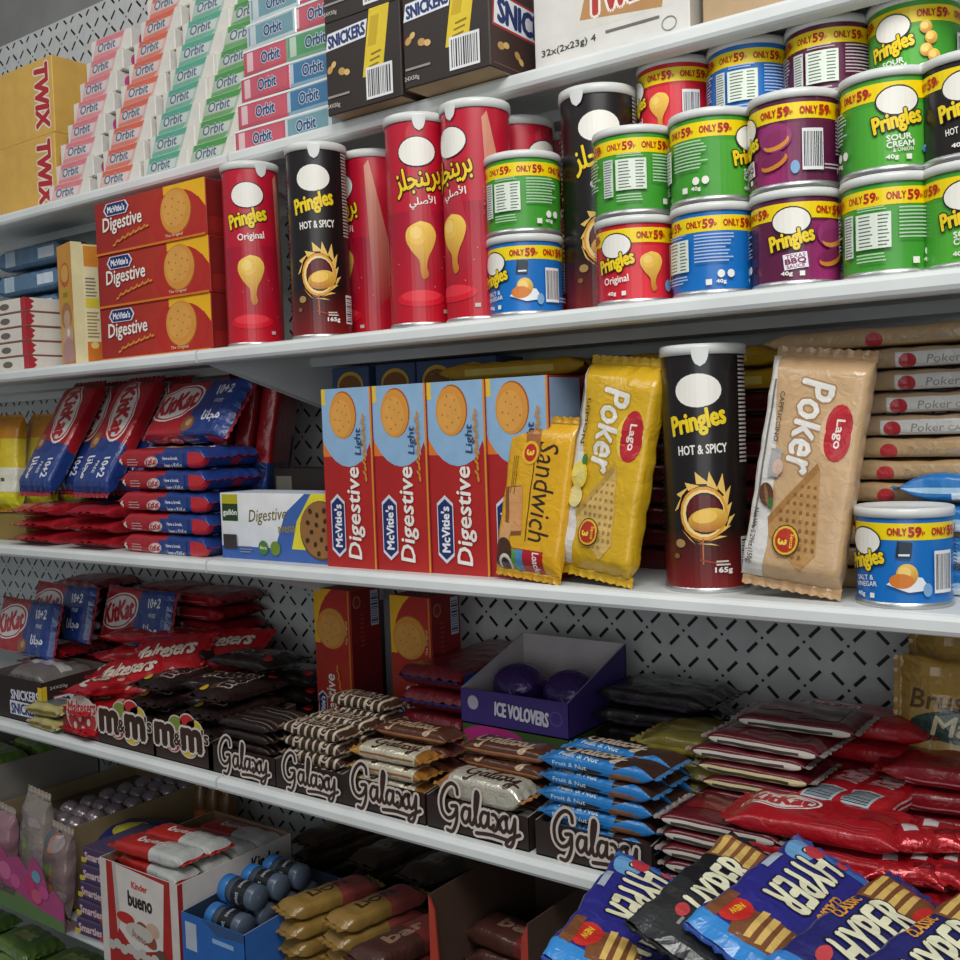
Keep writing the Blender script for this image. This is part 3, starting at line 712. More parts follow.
for i, nm in enumerate(('bottom', 'middle', 'top')):
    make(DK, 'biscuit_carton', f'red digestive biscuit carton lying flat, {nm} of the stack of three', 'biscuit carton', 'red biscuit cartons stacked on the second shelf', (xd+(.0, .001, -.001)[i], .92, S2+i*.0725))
# white cartons, gold carton, blue packs
a = Art(-.07, 0, .07, .0215); a.rect(.064, .011, .012, .0215, C('#b02a38')); a.ell(.012, .011, .014, .005, C('#6d625c')); a.rect(0, .001, .14, .0022, C('#8e5348'))
b = Art(-.05, 0, .05, .0215); b.rect(-.046, .011, .008, .0215, C('#b02a38')); b.poly([(-.043, .002), (-.036, .008), (-.04, .012), (-.034, .016), (-.043, .021)], C('#b02a38')); b.rect(.022, .011, .018, .008, C('#7a6d66')); b.rect(0, .001, .1, .0022, C('#8e5348'))
wk2 = carton_kit('flat_white_carton', .14, .1, .0215, {'F': C('#ded7cb'), 'R': C('#e6dfd4')}, {'F': a, 'R': b})
for i in range(5):
    make(wk2, 'flat_carton', f'flat white carton with red corner stripe, {["bottom","second","third","fourth","top"][i]} of five at far left', 'carton', 'flat white cartons with red corner stripes', (XX(27, 340, .895)-.07+.002*random.uniform(-1, 1), .945, S2+i*.0222))
a = Art(-.03, 0, .03, .18)
a.rect(0, .13, .06, .1, C('#d1933a')); a.ell(0, .135, .02, .018, C('#bd5a2c')); a.ell(0, .137, .016, .013, C('#dba44e')); a.rect(0, .105, .034, .022, C('#c5a030')); a.text('mix', 0, .107, .02, C('#7d5a1c'), .01)
a.ell(.0, .075, .022, .02, C('#a7764a')); a.ell(.002, .07, .014, .013, C('#c9a389')); a.ell(.004, .045, .024, .016, C('#caa58f')); a.ell(.004, .02, .026, .022, C('#b98d86')); a.ell(.006, .05, .006, .006, C('#f0e6c8')); a.rect(0, .003, .06, .006, C('#c67a33'))
b = Art(-.02, 0, .02, .18); b.rect(-.012, .09, .016, .18, C('#e5d9a8')); b.rect(.01, .16, .024, .03, C('#e0902c')); b.lines(.008, .115, .018, .03, 6, C('#7d7a6a'), .4); b.rect(.008, .092, .02, .014, C('#e0cf3a')); b.lines(.008, .06, .018, .04, 8, C('#9a8c58'), .4); b.rect(.01, .02, .024, .03, C('#d9771f')); b.ell(.009, .03, .006, .005, C('#f0d080'))
gk2 = carton_kit('tall_gold_carton', .06, .04, .178, {'F': C('#d5a04a'), 'R': C('#ece0b4'), 'T': C('#e3cf98')}, {'F': a, 'R': b})
make(gk2, 'tall_gold_carton', 'tall gold carton with round brown picture between white cartons and red biscuits', 'carton', None, (XX(66, 300, .9)-.012, .93, S2), R(-14))
ba = Art(-.1, -.2, .1, .1); ba.rect(0, -.06, .19, .03, C('#557694')); ba.rect(.05, -.06, .05, .02, C('#cfdbe6')); ba.rect(-.06, -.06, .03, .03, C('#a9bccb'))
bp, sv = pack_kit('blue_pack', .2, .09, .042, C('#33506f'), ba, fcol=C('#3d5a78'), mat=M_FILM, seed=4)
for i in range(3):
    make(bp, 'blue_pack', f'blue film-wrapped pack at far left behind the white cartons, {["lowest","middle","topmost"][i]} layer', 'snack pack', 'blue film packs at the far left', (XX(62, 260, 1.0)-.1, 1.04+.004*i, S2+.0955+i*.0435))
sk = carton_kit('grey_carton', .2, .1, .095, {'F': C('#5c6d80')}, {})
make(sk, 'grey_carton', 'dull blue-grey carton carrying the blue packs at far left', 'carton', None, (XX(62, 260, 1.0)-.1, 1.05, S2))

# ------------------------------------------------------------------ third shelf
def kk_oval(a, x, y, w, rot=R(12), bg='#b5202a'):
    for e, c in ((1.06, '#e8e4e0'), (.98, bg), (.9, '#ded9d4')):
        a.ell(x, y, w*.5*e, w*.27*e, C(c), rot, 24)
    a.text('KitKat', x, y, w*.8, C('#b51f2b'), w*.3, rot, .045, .12)
def kk_art(L=.19, W=.092):
    a = Art(-L/2, -.2, L/2, .1)
    a.rect(.066, -.03, .08, .3, C('#213c80')); a.poly([(.02, .05), (.04, .05), (.03, -.05), (.006, -.05)], C('#213c80'))
    kk_oval(a, -.036, .006, .104); a.ell(.014, -.03, .014, .012, C('#8a5a38')); a.ell(.016, -.028, .006, .006, C('#b88d62'))
    a.text('10+2', .06, .026, .032, C('#e6e8f0'), .015, R(4), .03); a.text(AR_FREE, .06, -.018, .036, C('#e6e8f0'), .02, R(4), .03); a.text('FREE', .06, .006, .02, C('#d5d9e6'), .006)
    return a
KKV = -(.046+.014+.0025)
def kk_side(a, y):
    a.rect(.02, y, .06, .026, C('#213c80')); kk_oval(a, -.02, y, .028, R(8)); a.lines(-.06, y, .026, .012, 3, C('#d8a8a8'), .3); a.text('6', -.086, y, .006, C('#e8dcd0'), .012, 0, .04)
    a.text('Have a break,', .022, y+.005, .032, C('#e6e8f0'), .0055, 0, .02); a.text('have a KitKat', .028, y-.005, .036, C('#e6e8f0'), .0055, 0, .02); a.rect(.083, y, .05, .027, C('#c8222d'))
    return a
art = kk_art(); kk_side(art, KKV)
KK, _ = pack_kit('red_blue_multipack', .19, .092, .028, C('#a81e28'), art, .008, C('#931a23'), .18, .0012, .02, seed=3)
KG = 'red and blue chocolate multipacks on the third shelf'
for i in range(5):
    make(KK, 'chocolate_multipack', f'red and blue chocolate multipack lying side-on, {["bottom","second","third","fourth","top"][i]} of the stack of five', 'chocolate multipack', KG, (XX(171, 500, .9)-.004+.003*(i % 2), .935, S3+i*.0292), R(1.5*(i % 3-1)))
o = make(KK, 'chocolate_multipack', 'chocolate multipack standing landscape on top of the stack of five', 'chocolate multipack', KG)
pose(o, R(-4), R(36), R(0), (XX(184, 448, .93), .94, S3+5*.0292+.001), (0, -.046, 0))
ea = Art(-.1, -.2, .1, .2); ea.rect(.06, 0, .12, .5, C('#213c80'))
KE, _ = pack_kit('red_multipack_end', .19, .098, .021, C('#a8202a'), ea, .008, C('#8e1a24'), .2, .0015, .03, seed=8)
for c, px in ((0, 38), (1, 94)):
    xc = XX(px, 530, .9)
    for i in range(3):
        make(KE, 'chocolate_multipack', f'red chocolate multipack lying end-on, {["bottom","middle","top"][i]} of the {["far left","second"][c]} low pile under the leaning packs', 'chocolate multipack', KG, (xc+.003*(i % 2), .98, S3+i*.0215), R(90))
    o = make(KK, 'chocolate_multipack', f'chocolate multipack with sideways oval leaning back on the {["far left","second"][c]} low pile', 'chocolate multipack', KG)
    pose(o, R(-3), R(31), R(-90), (xc-.006, .91, S3+.068), (.102, 0, .0))
    o = make(KK, 'chocolate_multipack', f'chocolate multipack leaning hidden behind the front one on the {["far left","second"][c]} low pile', 'chocolate multipack', KG)
    pose(o, R(-3), R(31), R(-90), (xc+.014, .948, S3+.068), (.102, 0, .0))
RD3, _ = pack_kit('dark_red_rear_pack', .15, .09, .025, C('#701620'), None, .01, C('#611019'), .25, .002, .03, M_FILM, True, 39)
for k in range(3):
    o = make(KK, 'chocolate_multipack', f'chocolate multipack on edge showing red and blue stripes, {["first","second","third"][k]} behind the landscape pack', 'chocolate multipack', KG)
    pose(o, R(-62), R(10), R(-90), (XX(230, 450, 1.01)+.0274*k, 1.01+.0146*k, S3+.042), (.102, 0, 0))
dk = carton_kit('dark_red_carton', .2, .2, .04, {'F': C('#6e1520')}, {})
make(dk, 'dark_red_carton', 'dark red carton in shadow behind the chocolate multipacks', 'carton', None, (XX(262, 470, 1.05)+.03, 1.09, S3))
for c, px in enumerate((70, 150)):
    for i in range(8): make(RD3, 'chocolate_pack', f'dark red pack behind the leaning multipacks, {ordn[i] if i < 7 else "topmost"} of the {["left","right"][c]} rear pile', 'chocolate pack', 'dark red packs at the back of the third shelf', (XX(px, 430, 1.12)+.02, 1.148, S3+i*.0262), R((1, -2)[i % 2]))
# yellow bags and a brown-gold pack at the far left
ya = Art(-.1, -.2, .1, .2); ya.rect(-.07, 0, .06, .4, C('#c98a26')); ya.rect(.028, 0, .04, .4, C('#dcdacb')); ya.rect(.028, .006, .006, .008, C('#4d5a3c')); ya.rect(.028, -.012, .006, .008, C('#4d5a3c')); ya.rect(.07, 0, .04, .4, C('#d9d02c'))
YB_, _ = pack_kit('yellow_bag', .152, .064, .028, C('#d9c23a'), ya, .005, C('#c98f2a'), .5, .002, .022, seed=5)
for k in range(4):
    o = make(YB_, 'yellow_bag', f'yellow and white snack bag standing at the far left, {["front","second","third","rearmost"][k]} of its row', 'snack bag', 'yellow snack bags at the far left of the third shelf')
    pose(o, R(8), R(6), R(-90), (XX(4+11*k, 500, .96), .915+.04*k, S3+.0405), (.082, 0, .0))
ga = Art(-.1, -.2, .1, .2); ga.lines(0, 0, .1, .05, 5, C('#5c4a20'), .25); ga.rect(.05, 0, .03, .3, C('#a3863e'))
GB, _ = pack_kit('brown_gold_pack', .17, .075, .025, C('#7d6632'), ga, .01, C('#6b5628'), .3, .002, .03, seed=6)
o = make(GB, 'brown_gold_pack', 'brown-gold pack leaning between yellow bags and the red multipacks', 'snack pack')
pose(o, R(-14), R(38), R(-64), (XX(36, 540, 1.0), 1.0, S3+.042), (.1, -.02, 0))
yk = carton_kit('low_gold_carton', .15, .17, .04, {'F': C('#8a7236')}, {})
make(yk, 'gold_carton', 'low brown-gold carton beneath the yellow bags at far left', 'carton', None, (XX(22, 510, .93)-.05, 1.005, S3))
# chocolate chip biscuit carton
a = Art(-.1, 0, .1, .084)
a.rect(0, .042, .2, .084, lambda u, v: mixc(C('#d5dae4'), C('#f0f0ee'), v/.06)); a.rect(-.0, .008, .2, .016, C('#3d63ab'))
a.poly([(.0, .016), (.1, .016), (.1, .084), (.055, .084), (.02, .06)], C('#3d63ab')); a.poly([(.03, .016), (.1, .016), (.1, .084), (.066, .084), (.04, .05)], C('#e3d433'))
a.rect(-.082, .065, .03, .034, C('#26411e')); a.rect(-.082, .076, .03, .012, C('#b9b21f')); a.text('gull\u00f3n', -.082, .058, .026, C('#eef0e8'), .009, 0, .03)
a.text('Digestive', -.012, .055, .07, C('#7a6a1a'), .02, R(4), 0, .25); a.text('avena', .022, .04, .03, C('#9a8a3a'), .008, R(4))
a.ell(.082, .04, .036, .036, C('#5d3f26'), 0, 26); a.ell(.081, .041, .034, .034, C('#96693a'), 0, 26)
for k in range(16):
    t = k*2.4; q = .029*math.sqrt((k+.5)/16); a.ell(.081+q*math.cos(t), .041+q*math.sin(t), .0035, .003, C('#3a2418'), t, 8)
a.ell(-.02, .016, .009, .009, C('#4d7a34')); a.ell(.002, .016, .009, .009, C('#6f8a2c')); a.text('fibra', -.02, .016, .012, C('#e8f0d8'), .004); a.rect(-.082, .022, .026, .018, C('#3a3332')); a.lines(-.05, .013, .026, .01, 3, C('#8a94a8'), .4)
ck = carton_kit('chip_biscuit_carton', .2, .06, .084, {'F': C('#dfe2e8'), 'T': C('#cfd8e6'), 'R': C('#2e4c88')}, {'F': a}, flap=True)
make(ck, 'biscuit_carton', 'white and blue biscuit carton with round chocolate chip biscuit picture', 'biscuit carton', None, (XX(222, 535, .9)+.1, .93, S3), R(0))
dk2 = carton_kit('dark_box', .1, .05, .11, {'F': C('#2a2220')}, {'F': Art(-.05, 0, .05, .11).rect(-.03, .075, .03, .05, C('#6f6a60')).rect(.02, .07, .03, .01, C('#8a8578'))})
make(dk2, 'dark_carton', 'dark carton with pale panel behind the chip biscuit carton', 'carton', None, (XX(318, 480, 1.0)-.03, 1.02, S3))
# upright light biscuit cartons
def light_art(w=.0775, h=.207, plain_=False):
    a = Art(-h/2, 0, h/2, w)            # drawn lying, name reading left to right; then turned upright
    a.rect(0, w/2, h, w, lambda u, v: mixc(C('#a81c20'), C('#b5261f'), (u+h/2)/h))
    a.rect(.07, w/2, .09, w, C('#e0782a')); a.rect(.095, w/2, .05, w, C('#e3a32f'))
    a.ell(.093, w*.48, .08, w*.66, C('#8fb4d6'), 0, 30)
    a.poly([(-.005, 0), (.02, 0), (.04, w*.05), (.03, w*.12)], C('#a81c20'))
    a.rect(.1, w-.003, .03, .006, C('#e8c33a')); a.rect(0, .0012, h, .0024, C('#d98e2e'))
    biscuit(a, .072, w*.58, .0265, .0205); a.text('Light', .042, w*.26, .03, C('#22406e'), .012, 0, .01, .1)
    name_lozenge(a, -.055, w*.73, .066); a.text('Digestive', -.04, w*.36, .105, C('#f1ece4'), .026, 0, .02, .1); wheat(a, .0, w*.13, .07, w*.14, '#c8862f')
    return rot90(a, 1, w, h)
sa = Art(-.031, 0, .031, .207); sa.rect(0, .104, .056, .19, C('#8c1718')); sa.rect(0, .18, .056, .05, C('#8fa6c4'))
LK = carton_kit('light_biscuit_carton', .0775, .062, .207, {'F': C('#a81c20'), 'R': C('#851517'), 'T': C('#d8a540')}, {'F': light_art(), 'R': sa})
xs = [(334, 372, 0), (383, 424, 0), (423, 474, -2), (473, 512, -28)]
for k, (l, r_, rz) in enumerate(xs):
    x = XX(324, 480, .89)+.0390+k*.0781
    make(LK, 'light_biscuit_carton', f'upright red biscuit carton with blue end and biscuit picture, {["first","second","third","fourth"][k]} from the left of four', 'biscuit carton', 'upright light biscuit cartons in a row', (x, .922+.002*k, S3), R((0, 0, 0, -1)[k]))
BKK = carton_kit('tall_biscuit_carton', .068, .06, .244, {'F': C('#3c4f76'), 'T': C('#55688c')}, {'F': Art(-.034, 0, .034, .244).rect(0, .23, .066, .026, C('#44577f')).ell(0, .219, .024, .019, C('#d9b23e'), 0, 20).ell(0, .217, .021, .016, C('#8a5a2c'), 0, 20)})
for k, px in enumerate((350, 395, 437, 474)):
    make(BKK, 'tall_biscuit_carton', f'taller blue biscuit carton in the rear row, {["first","second","third","fourth"][k]} from the left, top showing', 'biscuit carton', 'rear row of blue biscuit cartons', (XX(px, 382, 1.06), 1.09, S3))
# wafer packs
SW = .083; SL = .15
a = Art(-SL/2, -.2, SL/2, .1)
a.text('Sandwich', -.006, .014, .1, C('#3a2418'), .026, 0, 0, .15); a.rect(-.0, -.002, .09, .0012, C('#3a2418'))
a.rect(.068, .002, .03, .042, C('#b3202a')); a.rect(.066, -.012, .024, .018, C('#4f8fc0')); a.rect(.066, -.016, .024, .008, C('#5d9a4a')); a.text('Loacker', .068, .014, .026, C('#f0ece4'), .008, 0, .02)
a.rect(.016, -.022, .05, .022, C('#8a5126'), R(8)); a.rect(.014, -.019, .045, .018, C('#d69a62'), R(8)); a.rect(.044, -.03, .03, .014, C('#d9a368'), R(-12)); a.ell(.06, -.03, .016, .013, C('#4a2a18')); a.ell(.07, -.026, .01, .009, C('#e0d8cc')); a.ell(.071, -.026, .007, .006, C('#3a2216'))
a.rect(-.055, -.006, .032, .018, C('#a86a38'), R(10)); a.ell(-.044, -.008, .012, .011, C('#e9b82a')); a.ell(-.044, -.008, .009, .008, C('#c02a20')); a.text('3', -.044, -.008, .005, C('#f0d040'), .009, 0, .04); a.lines(-.02, -.026, .04, .008, 3, C('#7a5a14'), .3)
LO, _ = pack_kit('yellow_wafer_pack', SL, SW, .018, C('#e0a91c'), a, .008, C('#c9951a'), .25, .0008, .018, seed=9)
o = make(LO, 'wafer_pack', 'yellow sandwich wafer pack with sideways dark name, beside the biscuit cartons', 'wafer pack')
pose(o, R(-6), R(9), R(-94), (XX(531, 585, .885), .888, S3+.0015), (.083, 0, 0))
def poker_art(L=.222, cap=True):
    a = Art(-L/2, -.2, L/2, .1); pale = C('#dcd9d4'); tan = C('#c9a67c') if cap else C('#ddb32a')
    a.poly([(-.111, -.06), (.111, -.06), (.111, -.03), (.08, -.026), (.0, -.03), (-.06, -.04), (-.111, -.046)], pale)
    a.text('Poker', -.04, .0, .092, C('#e9e6e0'), .034, R(-4), .02, .15, C('#a88258') if cap else C('#b9951f'), .035)
    a.ell(-.036, .028, .026, .017, C('#d9b48c') if cap else C('#e3c94a'), 0); 
    for s in (-.008, .006): a.ell(-.036+s, .03, .021, .0135, C('#b8202c'))
    a.text('Lago', -.036, .03, .028, C('#f0e4dc'), .011, 0, .02)
    w1, w2, w3 = ('#b98c54', '#a3763f', '#8a6030') if cap else ('#d8b46a', '#c09848', '#a88038')
    a.poly([(.0, .018), (.082, .026), (.1, .012), (.07, -.026), (.06, -.028)], C(w1)); a.poly([(.0, .018), (.06, -.028), (.052, -.03), (-.006, .014)], C(w2))
    for i in range(9):
        for j in range(6):
            u, v = .018+i*.0085, .016-j*.007+i*.001
            if v > -.022+max(0, .05-u)*.6 and u+v*.3 < .09: a.rect(u, v, .003, .003, C(w3), R(10))
    a.ell(.072, -.006, .0155, .0145, C('#4a3416')); a.ell(.072, -.006, .0142, .0132, C('#e3b52a')); a.ell(.072, -.006, .012, .011, C('#b8331f')); a.text('3', .074, -.009, .005, C('#f3d84a'), .009, 0, .04); a.text('Senza', .072, .001, .014, C('#f3d84a'), .004)
    a.text('CAPPUCCINO' if cap else 'LEMON', -.048, -.033, .05, C('#4a443c'), .005); a.lines(-.01, -.043, .15, .004, 1, C('#6d675e'), .5, 0)
    a.text('Net Wt. 5.29oz (150g)', .072, -.043, .055, C('#3a352e'), .007)
    if cap: a.ell(.03, -.034, .012, .008, C('#5a3620'), R(20)); a.ell(.03, -.034, .011, .002, C('#8a6040'), R(20)); a.ell(.038, -.028, .006, .003, C('#3f6a30')); a.rect(-.002, -.03, .028, .012, C('#a9a6a4')); a.ell(.002, -.026, .008, .006, C('#cdb0a0'))
    else: a.ell(.012, -.03, .015, .012, C('#ead04a')); a.ell(.012, -.03, .011, .009, C('#e6d678')); a.ell(.036, -.032, .012, .011, C('#e8d890')); a.ell(-.006, -.026, .006, .004, C('#3f7a34'))
    return a
PSC = lambda a, k: a.xf(lambda x, y: (x*.88, y*k), a.b)
PKC, _ = pack_kit('tan_wafer_pack', .195, .085, .028, C('#c9a67c'), PSC(poker_art(), .82), .009, C('#b9946a'), .2, .001, .016, seed=12)
PKY, _ = pack_kit('yellow_lemon_wafer_pack', .2, .085, .028, C('#d8ac22'), PSC(poker_art(cap=False), .86), .009, C('#c9a020'), .25, .0022, .02, seed=13)
o = make(PKY, 'wafer_pack', 'large yellow lemon wafer pack leaning right, left of the black can', 'wafer pack')
pose(o, R(-6), R(8), R(-97), (XX(603, 588, .9), .9, S3+.006), (.107, 0, 0))
o = make(PKC, 'wafer_pack', 'large tan cappuccino wafer pack leaning right, right of the black can', 'wafer pack')
pose(o, R(2), R(9), R(-97), (XX(795, 597, .905), .905, S3+.006), (.105, 0, 0))
def stack_side(base, hi):
    a = Art(-.12, -.2, .12, .2); y = -.0605
    if hi: a.rect(.045, y, .11, .018, C('#d4d2ce'))
    a.ell(-.0, y, .0075, .008, C('#b8303a')); a.text('Poker', .03, y+.001, .028, C('#8d8a86') if hi else C('#a88f70'), .008, 0, 0, .15); a.text('CAPP', .056, y, .018, C('#a09a92'), .005)
    return a
SKW, _ = pack_kit('wafer_pack_side_white', .2, .1, .0192, C('#b39676'), stack_side(0, True), .012, C('#b8a58c'), .15, .0014, .03, seed=14)
SKT, _ = pack_kit('wafer_pack_side_tan', .2, .1, .0192, C('#b79870'), stack_side(0, False), .012, C('#b39a7c'), .15, .0014, .03, seed=15)
xk = XX(884, 420, .965)
TGP = 'tan wafer packs stacked at the right end'
for i in range(12):
    kit = SKW if 7 <= i <= 10 else SKT
    make(kit, 'wafer_pack', f'tan wafer pack laid flat, {(ordn+["eleventh"])[i] if i < 11 else "topmost"} of the stack behind the cappuccino pack', 'wafer pack', TGP, (xk+(.004, -.002, .003, -.003, .0, -.002, .002, .006, .01, .018, .018, -.012)[i], 1.02, S3+i*.0197), R((1, -1, 0, 1, -1, 1, 0, -1, 1, 0, 1, 3)[i]))
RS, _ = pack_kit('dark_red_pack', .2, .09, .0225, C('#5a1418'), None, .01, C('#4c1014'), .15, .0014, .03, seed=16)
YS, _ = pack_kit('yellow_pack', .2, .1, .0225, C('#c79a1e'), Art(-.1, -.2, .1, .2).rect(0, -.06, .12, .01, C('#e0c860')), .012, C('#b98f1c'), .2, .0018, .03, seed=17)
xk2 = XX(700, 480, 1.02)
for i in range(10):
    y = i >= 8
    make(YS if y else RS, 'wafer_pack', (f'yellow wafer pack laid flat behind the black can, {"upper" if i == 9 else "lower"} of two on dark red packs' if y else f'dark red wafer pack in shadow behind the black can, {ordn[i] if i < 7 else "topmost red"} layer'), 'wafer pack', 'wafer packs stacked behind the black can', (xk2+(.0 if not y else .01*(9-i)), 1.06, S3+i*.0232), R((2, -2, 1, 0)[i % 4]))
o = make(YS, 'wafer_pack', 'yellow wafer pack tilted on top of the red carton at the back', 'wafer pack'); o.location = (XX(530, 385, 1.08), 1.08, S3+.214); o.rotation_euler = (0, 0, R(4))
rk = carton_kit('plain_red_carton', .13, .09, .21, {'F': C('#8e1a20'), 'T': C('#a52228')}, {'F': Art(-.065, 0, .065, .21).rect(0, .175, .09, .04, C('#7b161b')).lines(0, .175, .06, .02, 3, C('#a0585a'), .3)})
make(rk, 'red_carton', 'plain dark red carton standing behind the yellow sandwich wafer pack', 'carton', None, (XX(556, 410, 1.0), 1.05, S3))
ba = Art(-.1, -.2, .1, .2); ba.rect(0, -.058, .2, .006, C('#9cc4e0')); ba.rect(-.02, -.064, .05, .008, C('#d5e2ec')); ba.rect(-.02, 0, .16, .05, C('#2f86c8'))
BPK, _ = pack_kit('blue_wafer_pack', .17, .09, .026, C('#1f72b8'), ba, .01, C('#2a7cc0'), .2, .0014, .025, seed=18)
for i in range(4):
    make(BPK, 'wafer_pack', f'bright blue wafer pack behind the single blue can, {["bottom","second","third","top"][i]} of its stack', 'wafer pack', 'bright blue wafer packs at the right edge', (XX(905, 550, .97)+.085, 1.005, S3+i*.027), R(2*(i % 2)))

# ------------------------------------------------------------------ fourth shelf
Z4 = S4+.0003
# script lettering drawn as strokes
GX = [[(1.18,1.45),(1.12,1.8),(.8,1.95),(.4,1.65),(.12,1.05),(.18,.4),(.52,.12),(.9,.3),(1.12,.8),(.78,.78)], [(1.12,.8),(1.08,.1),(.8,-.5),(.45,-.5)],
      [(1.9,.8),(1.6,.82),(1.42,.4),(1.6,.08),(1.86,.35),(1.95,.85)], [(1.95,.85),(1.92,.25),(2.1,.1),(2.35,.8),(2.5,1.6),(2.36,1.75),(2.26,1.0),(2.3,.2),(2.45,.08),(2.6,.25)],
      [(3.05,.8),(2.75,.82),(2.58,.4),(2.75,.08),(3.0,.35),(3.1,.85)], [(3.1,.85),(3.06,.25),(3.22,.12),(3.4,.3)], [(3.32,.82),(3.5,.8),(3.72,.45),(3.92,.08),(4.12,.2)], [(4.12,.84),(3.95,.8),(3.7,.42),(3.48,.06),(3.28,.1)],
      [(4.15,.82),(4.18,.3),(4.35,.14),(4.55,.4),(4.68,.85)], [(4.68,.85),(4.62,.0),(4.4,-.55),(4.1,-.5),(4.4,-.15),(4.95,.12)], [(2.3,-.3),(3.2,-.22),(4.2,-.28)]]
def galaxy_sign(w, z0):
    a = Art(-1, -1, 1, 1); k = w/5.1
    S = [[((x-2.5)*k, z0+(y+.6)*k) for x, y in smooth_line(p, 5)] for p in GX]
    for p in S: a.n = 0; a.stroke(p, .46*k, C('#cfc4bb'))
    for p in S: a.n = 1; a.stroke(p, .2*k, C('#36221e'))
    return a
def galaxy_small(a, x, y, w, col, ol=None):
    k = w/5.1; n = a.n
    for p in GX[:-1]:
        q = [(x+(u-2.5)*k, y+(v-.7)*k) for u, v in smooth_line(p, 2)]
        if ol: a.n = n; a.stroke(q, .5*k, ol)
        a.n = n+1; a.stroke(q, .22*k, col)
    a.n = n+3
def bar(key, L, W, T, base, art=None, fc=None, seed=20, mat=None, amp=.0009): return pack_kit(key, L, W, T, C(base), art, .007, C(fc or base), .2, amp, .018, mat, True, seed, nu=10)[0]
bw = .036
def bar_art(kind):
    a = Art(-.07, -.1, .07, .05); y = -(bw/2+.006)
    if kind == 'zig':
        for k in range(11):
            x = -.06+k*.012; a.poly([(x, -.04), (x+.004, -.04), (x+.01, .0), (x+.004, .03), (x, .03), (x+.006, 0)], C('#c9b9a2'))
        a.n += 1; galaxy_small(a, .0, -.002, .07, C('#3a241a'), C('#cdbda8'))
    elif kind == 'gold':
        a.rect(.0, .0, .085, .07, C('#d8cfb8')); a.rect(-.05, 0, .018, .1, C('#d39a4a')); a.rect(.056, 0, .02, .1, C('#b37a34')); galaxy_small(a, .005, .002, .07, C('#4a2f1c')); a.rect(0, y, .08, .003, C('#a9753a'))
    elif kind == 'brown':
        galaxy_small(a, -.005, .0, .08, C('#b59a80')); a.rect(.0, -.026, .13, .004, C('#7d4a2c')); a.rect(.0, y, .1, .002, C('#9a6a48'))
    elif kind == 'fruit':
        a.rect(-.03, -.014, .1, .016, C('#2374b8'), R(-6)); a.poly([(.0, -.03), (.07, -.035), (.07, -.02), (.04, -.012)], C('#2374b8')); a.text('Fruit & Nut', -.022, -.0125, .046, C('#c9dbe6'), .006, R(-4), .015); galaxy_small(a, -.01, .006, .075, C('#c9b8a4')); a.poly([(.01, -.034), (.055, -.034), (.045, -.026), (.02, -.024)], C('#8a5a38')); a.rect(-.045, y-.001, .05, .009, C('#2374b8')); a.text('Fruit & Nut', -.03, y, .04, C('#b9d2e6'), .005)
    elif kind == 'dark':
        a.rect(0, 0, .1, .004, C('#5a4a42')); a.rect(.02, -.01, .06, .002, C('#7d6f66'))
    elif kind == 'white':
        a.rect(.01, .0, .1, .1, C('#cfcabb')); a.rect(-.05, 0, .02, .1, C('#c2824a')); galaxy_small(a, .01, .0, .075, C('#463026')); a.rect(.066, 0, .012, .1, C('#a0622c'))
    return a
BAR = {'zig': bar('bar_zig', .105, bw, .0155, '#3e2a20', bar_art('zig'), '#8a7763'), 'gold': bar('bar_gold', .105, bw, .0175, '#a8763c', bar_art('gold'), '#c28a44', 21, M_FOIL),
       'brown': bar('bar_brown', .11, bw, .0165, '#4f2c1c', bar_art('brown'), '#6b4028', 22), 'fruit': bar('bar_fruit', .125, bw, .0165, '#3a231a', bar_art('fruit'), '#3f76a8', 23), 'dark': bar('bar_dark', .095, bw, .0135, '#241715', bar_art('dark'), '#332321', 24),
       'white': bar('bar_white', .11, bw+.004, .03, '#b08050', bar_art('white'), '#c48c54', 25, M_FOIL)}
TD = C('#2a1c19'); TI = C('#4a3a32')
trays = [ # front px left, right, py, sign (px l, r), rows per column, kinds, label
    (213, 279, 790, (220, 274), [('dark', 5), ('dark', 5)], 'first from the left, thin dark bars'), (281, 346, 815, (284, 343), [('zig', 5), ('zig', 5), ('zig', 6)], 'second from the left, zigzag-striped bars'),
    (347, 429, 835, (352, 426), [('gold', 4), ('brown', 5)], 'third from the left, gold-ended bars'), (432, 532, 860, (440, 526), [('white', 2), ('brown', 5)], 'fourth from the left, fat white bar on top'),
    (540, 655, 885, (552, 648), [('fruit', 6), ('fruit', 6), ('fruit', 5)], 'fifth, blue fruit and nut bars')]
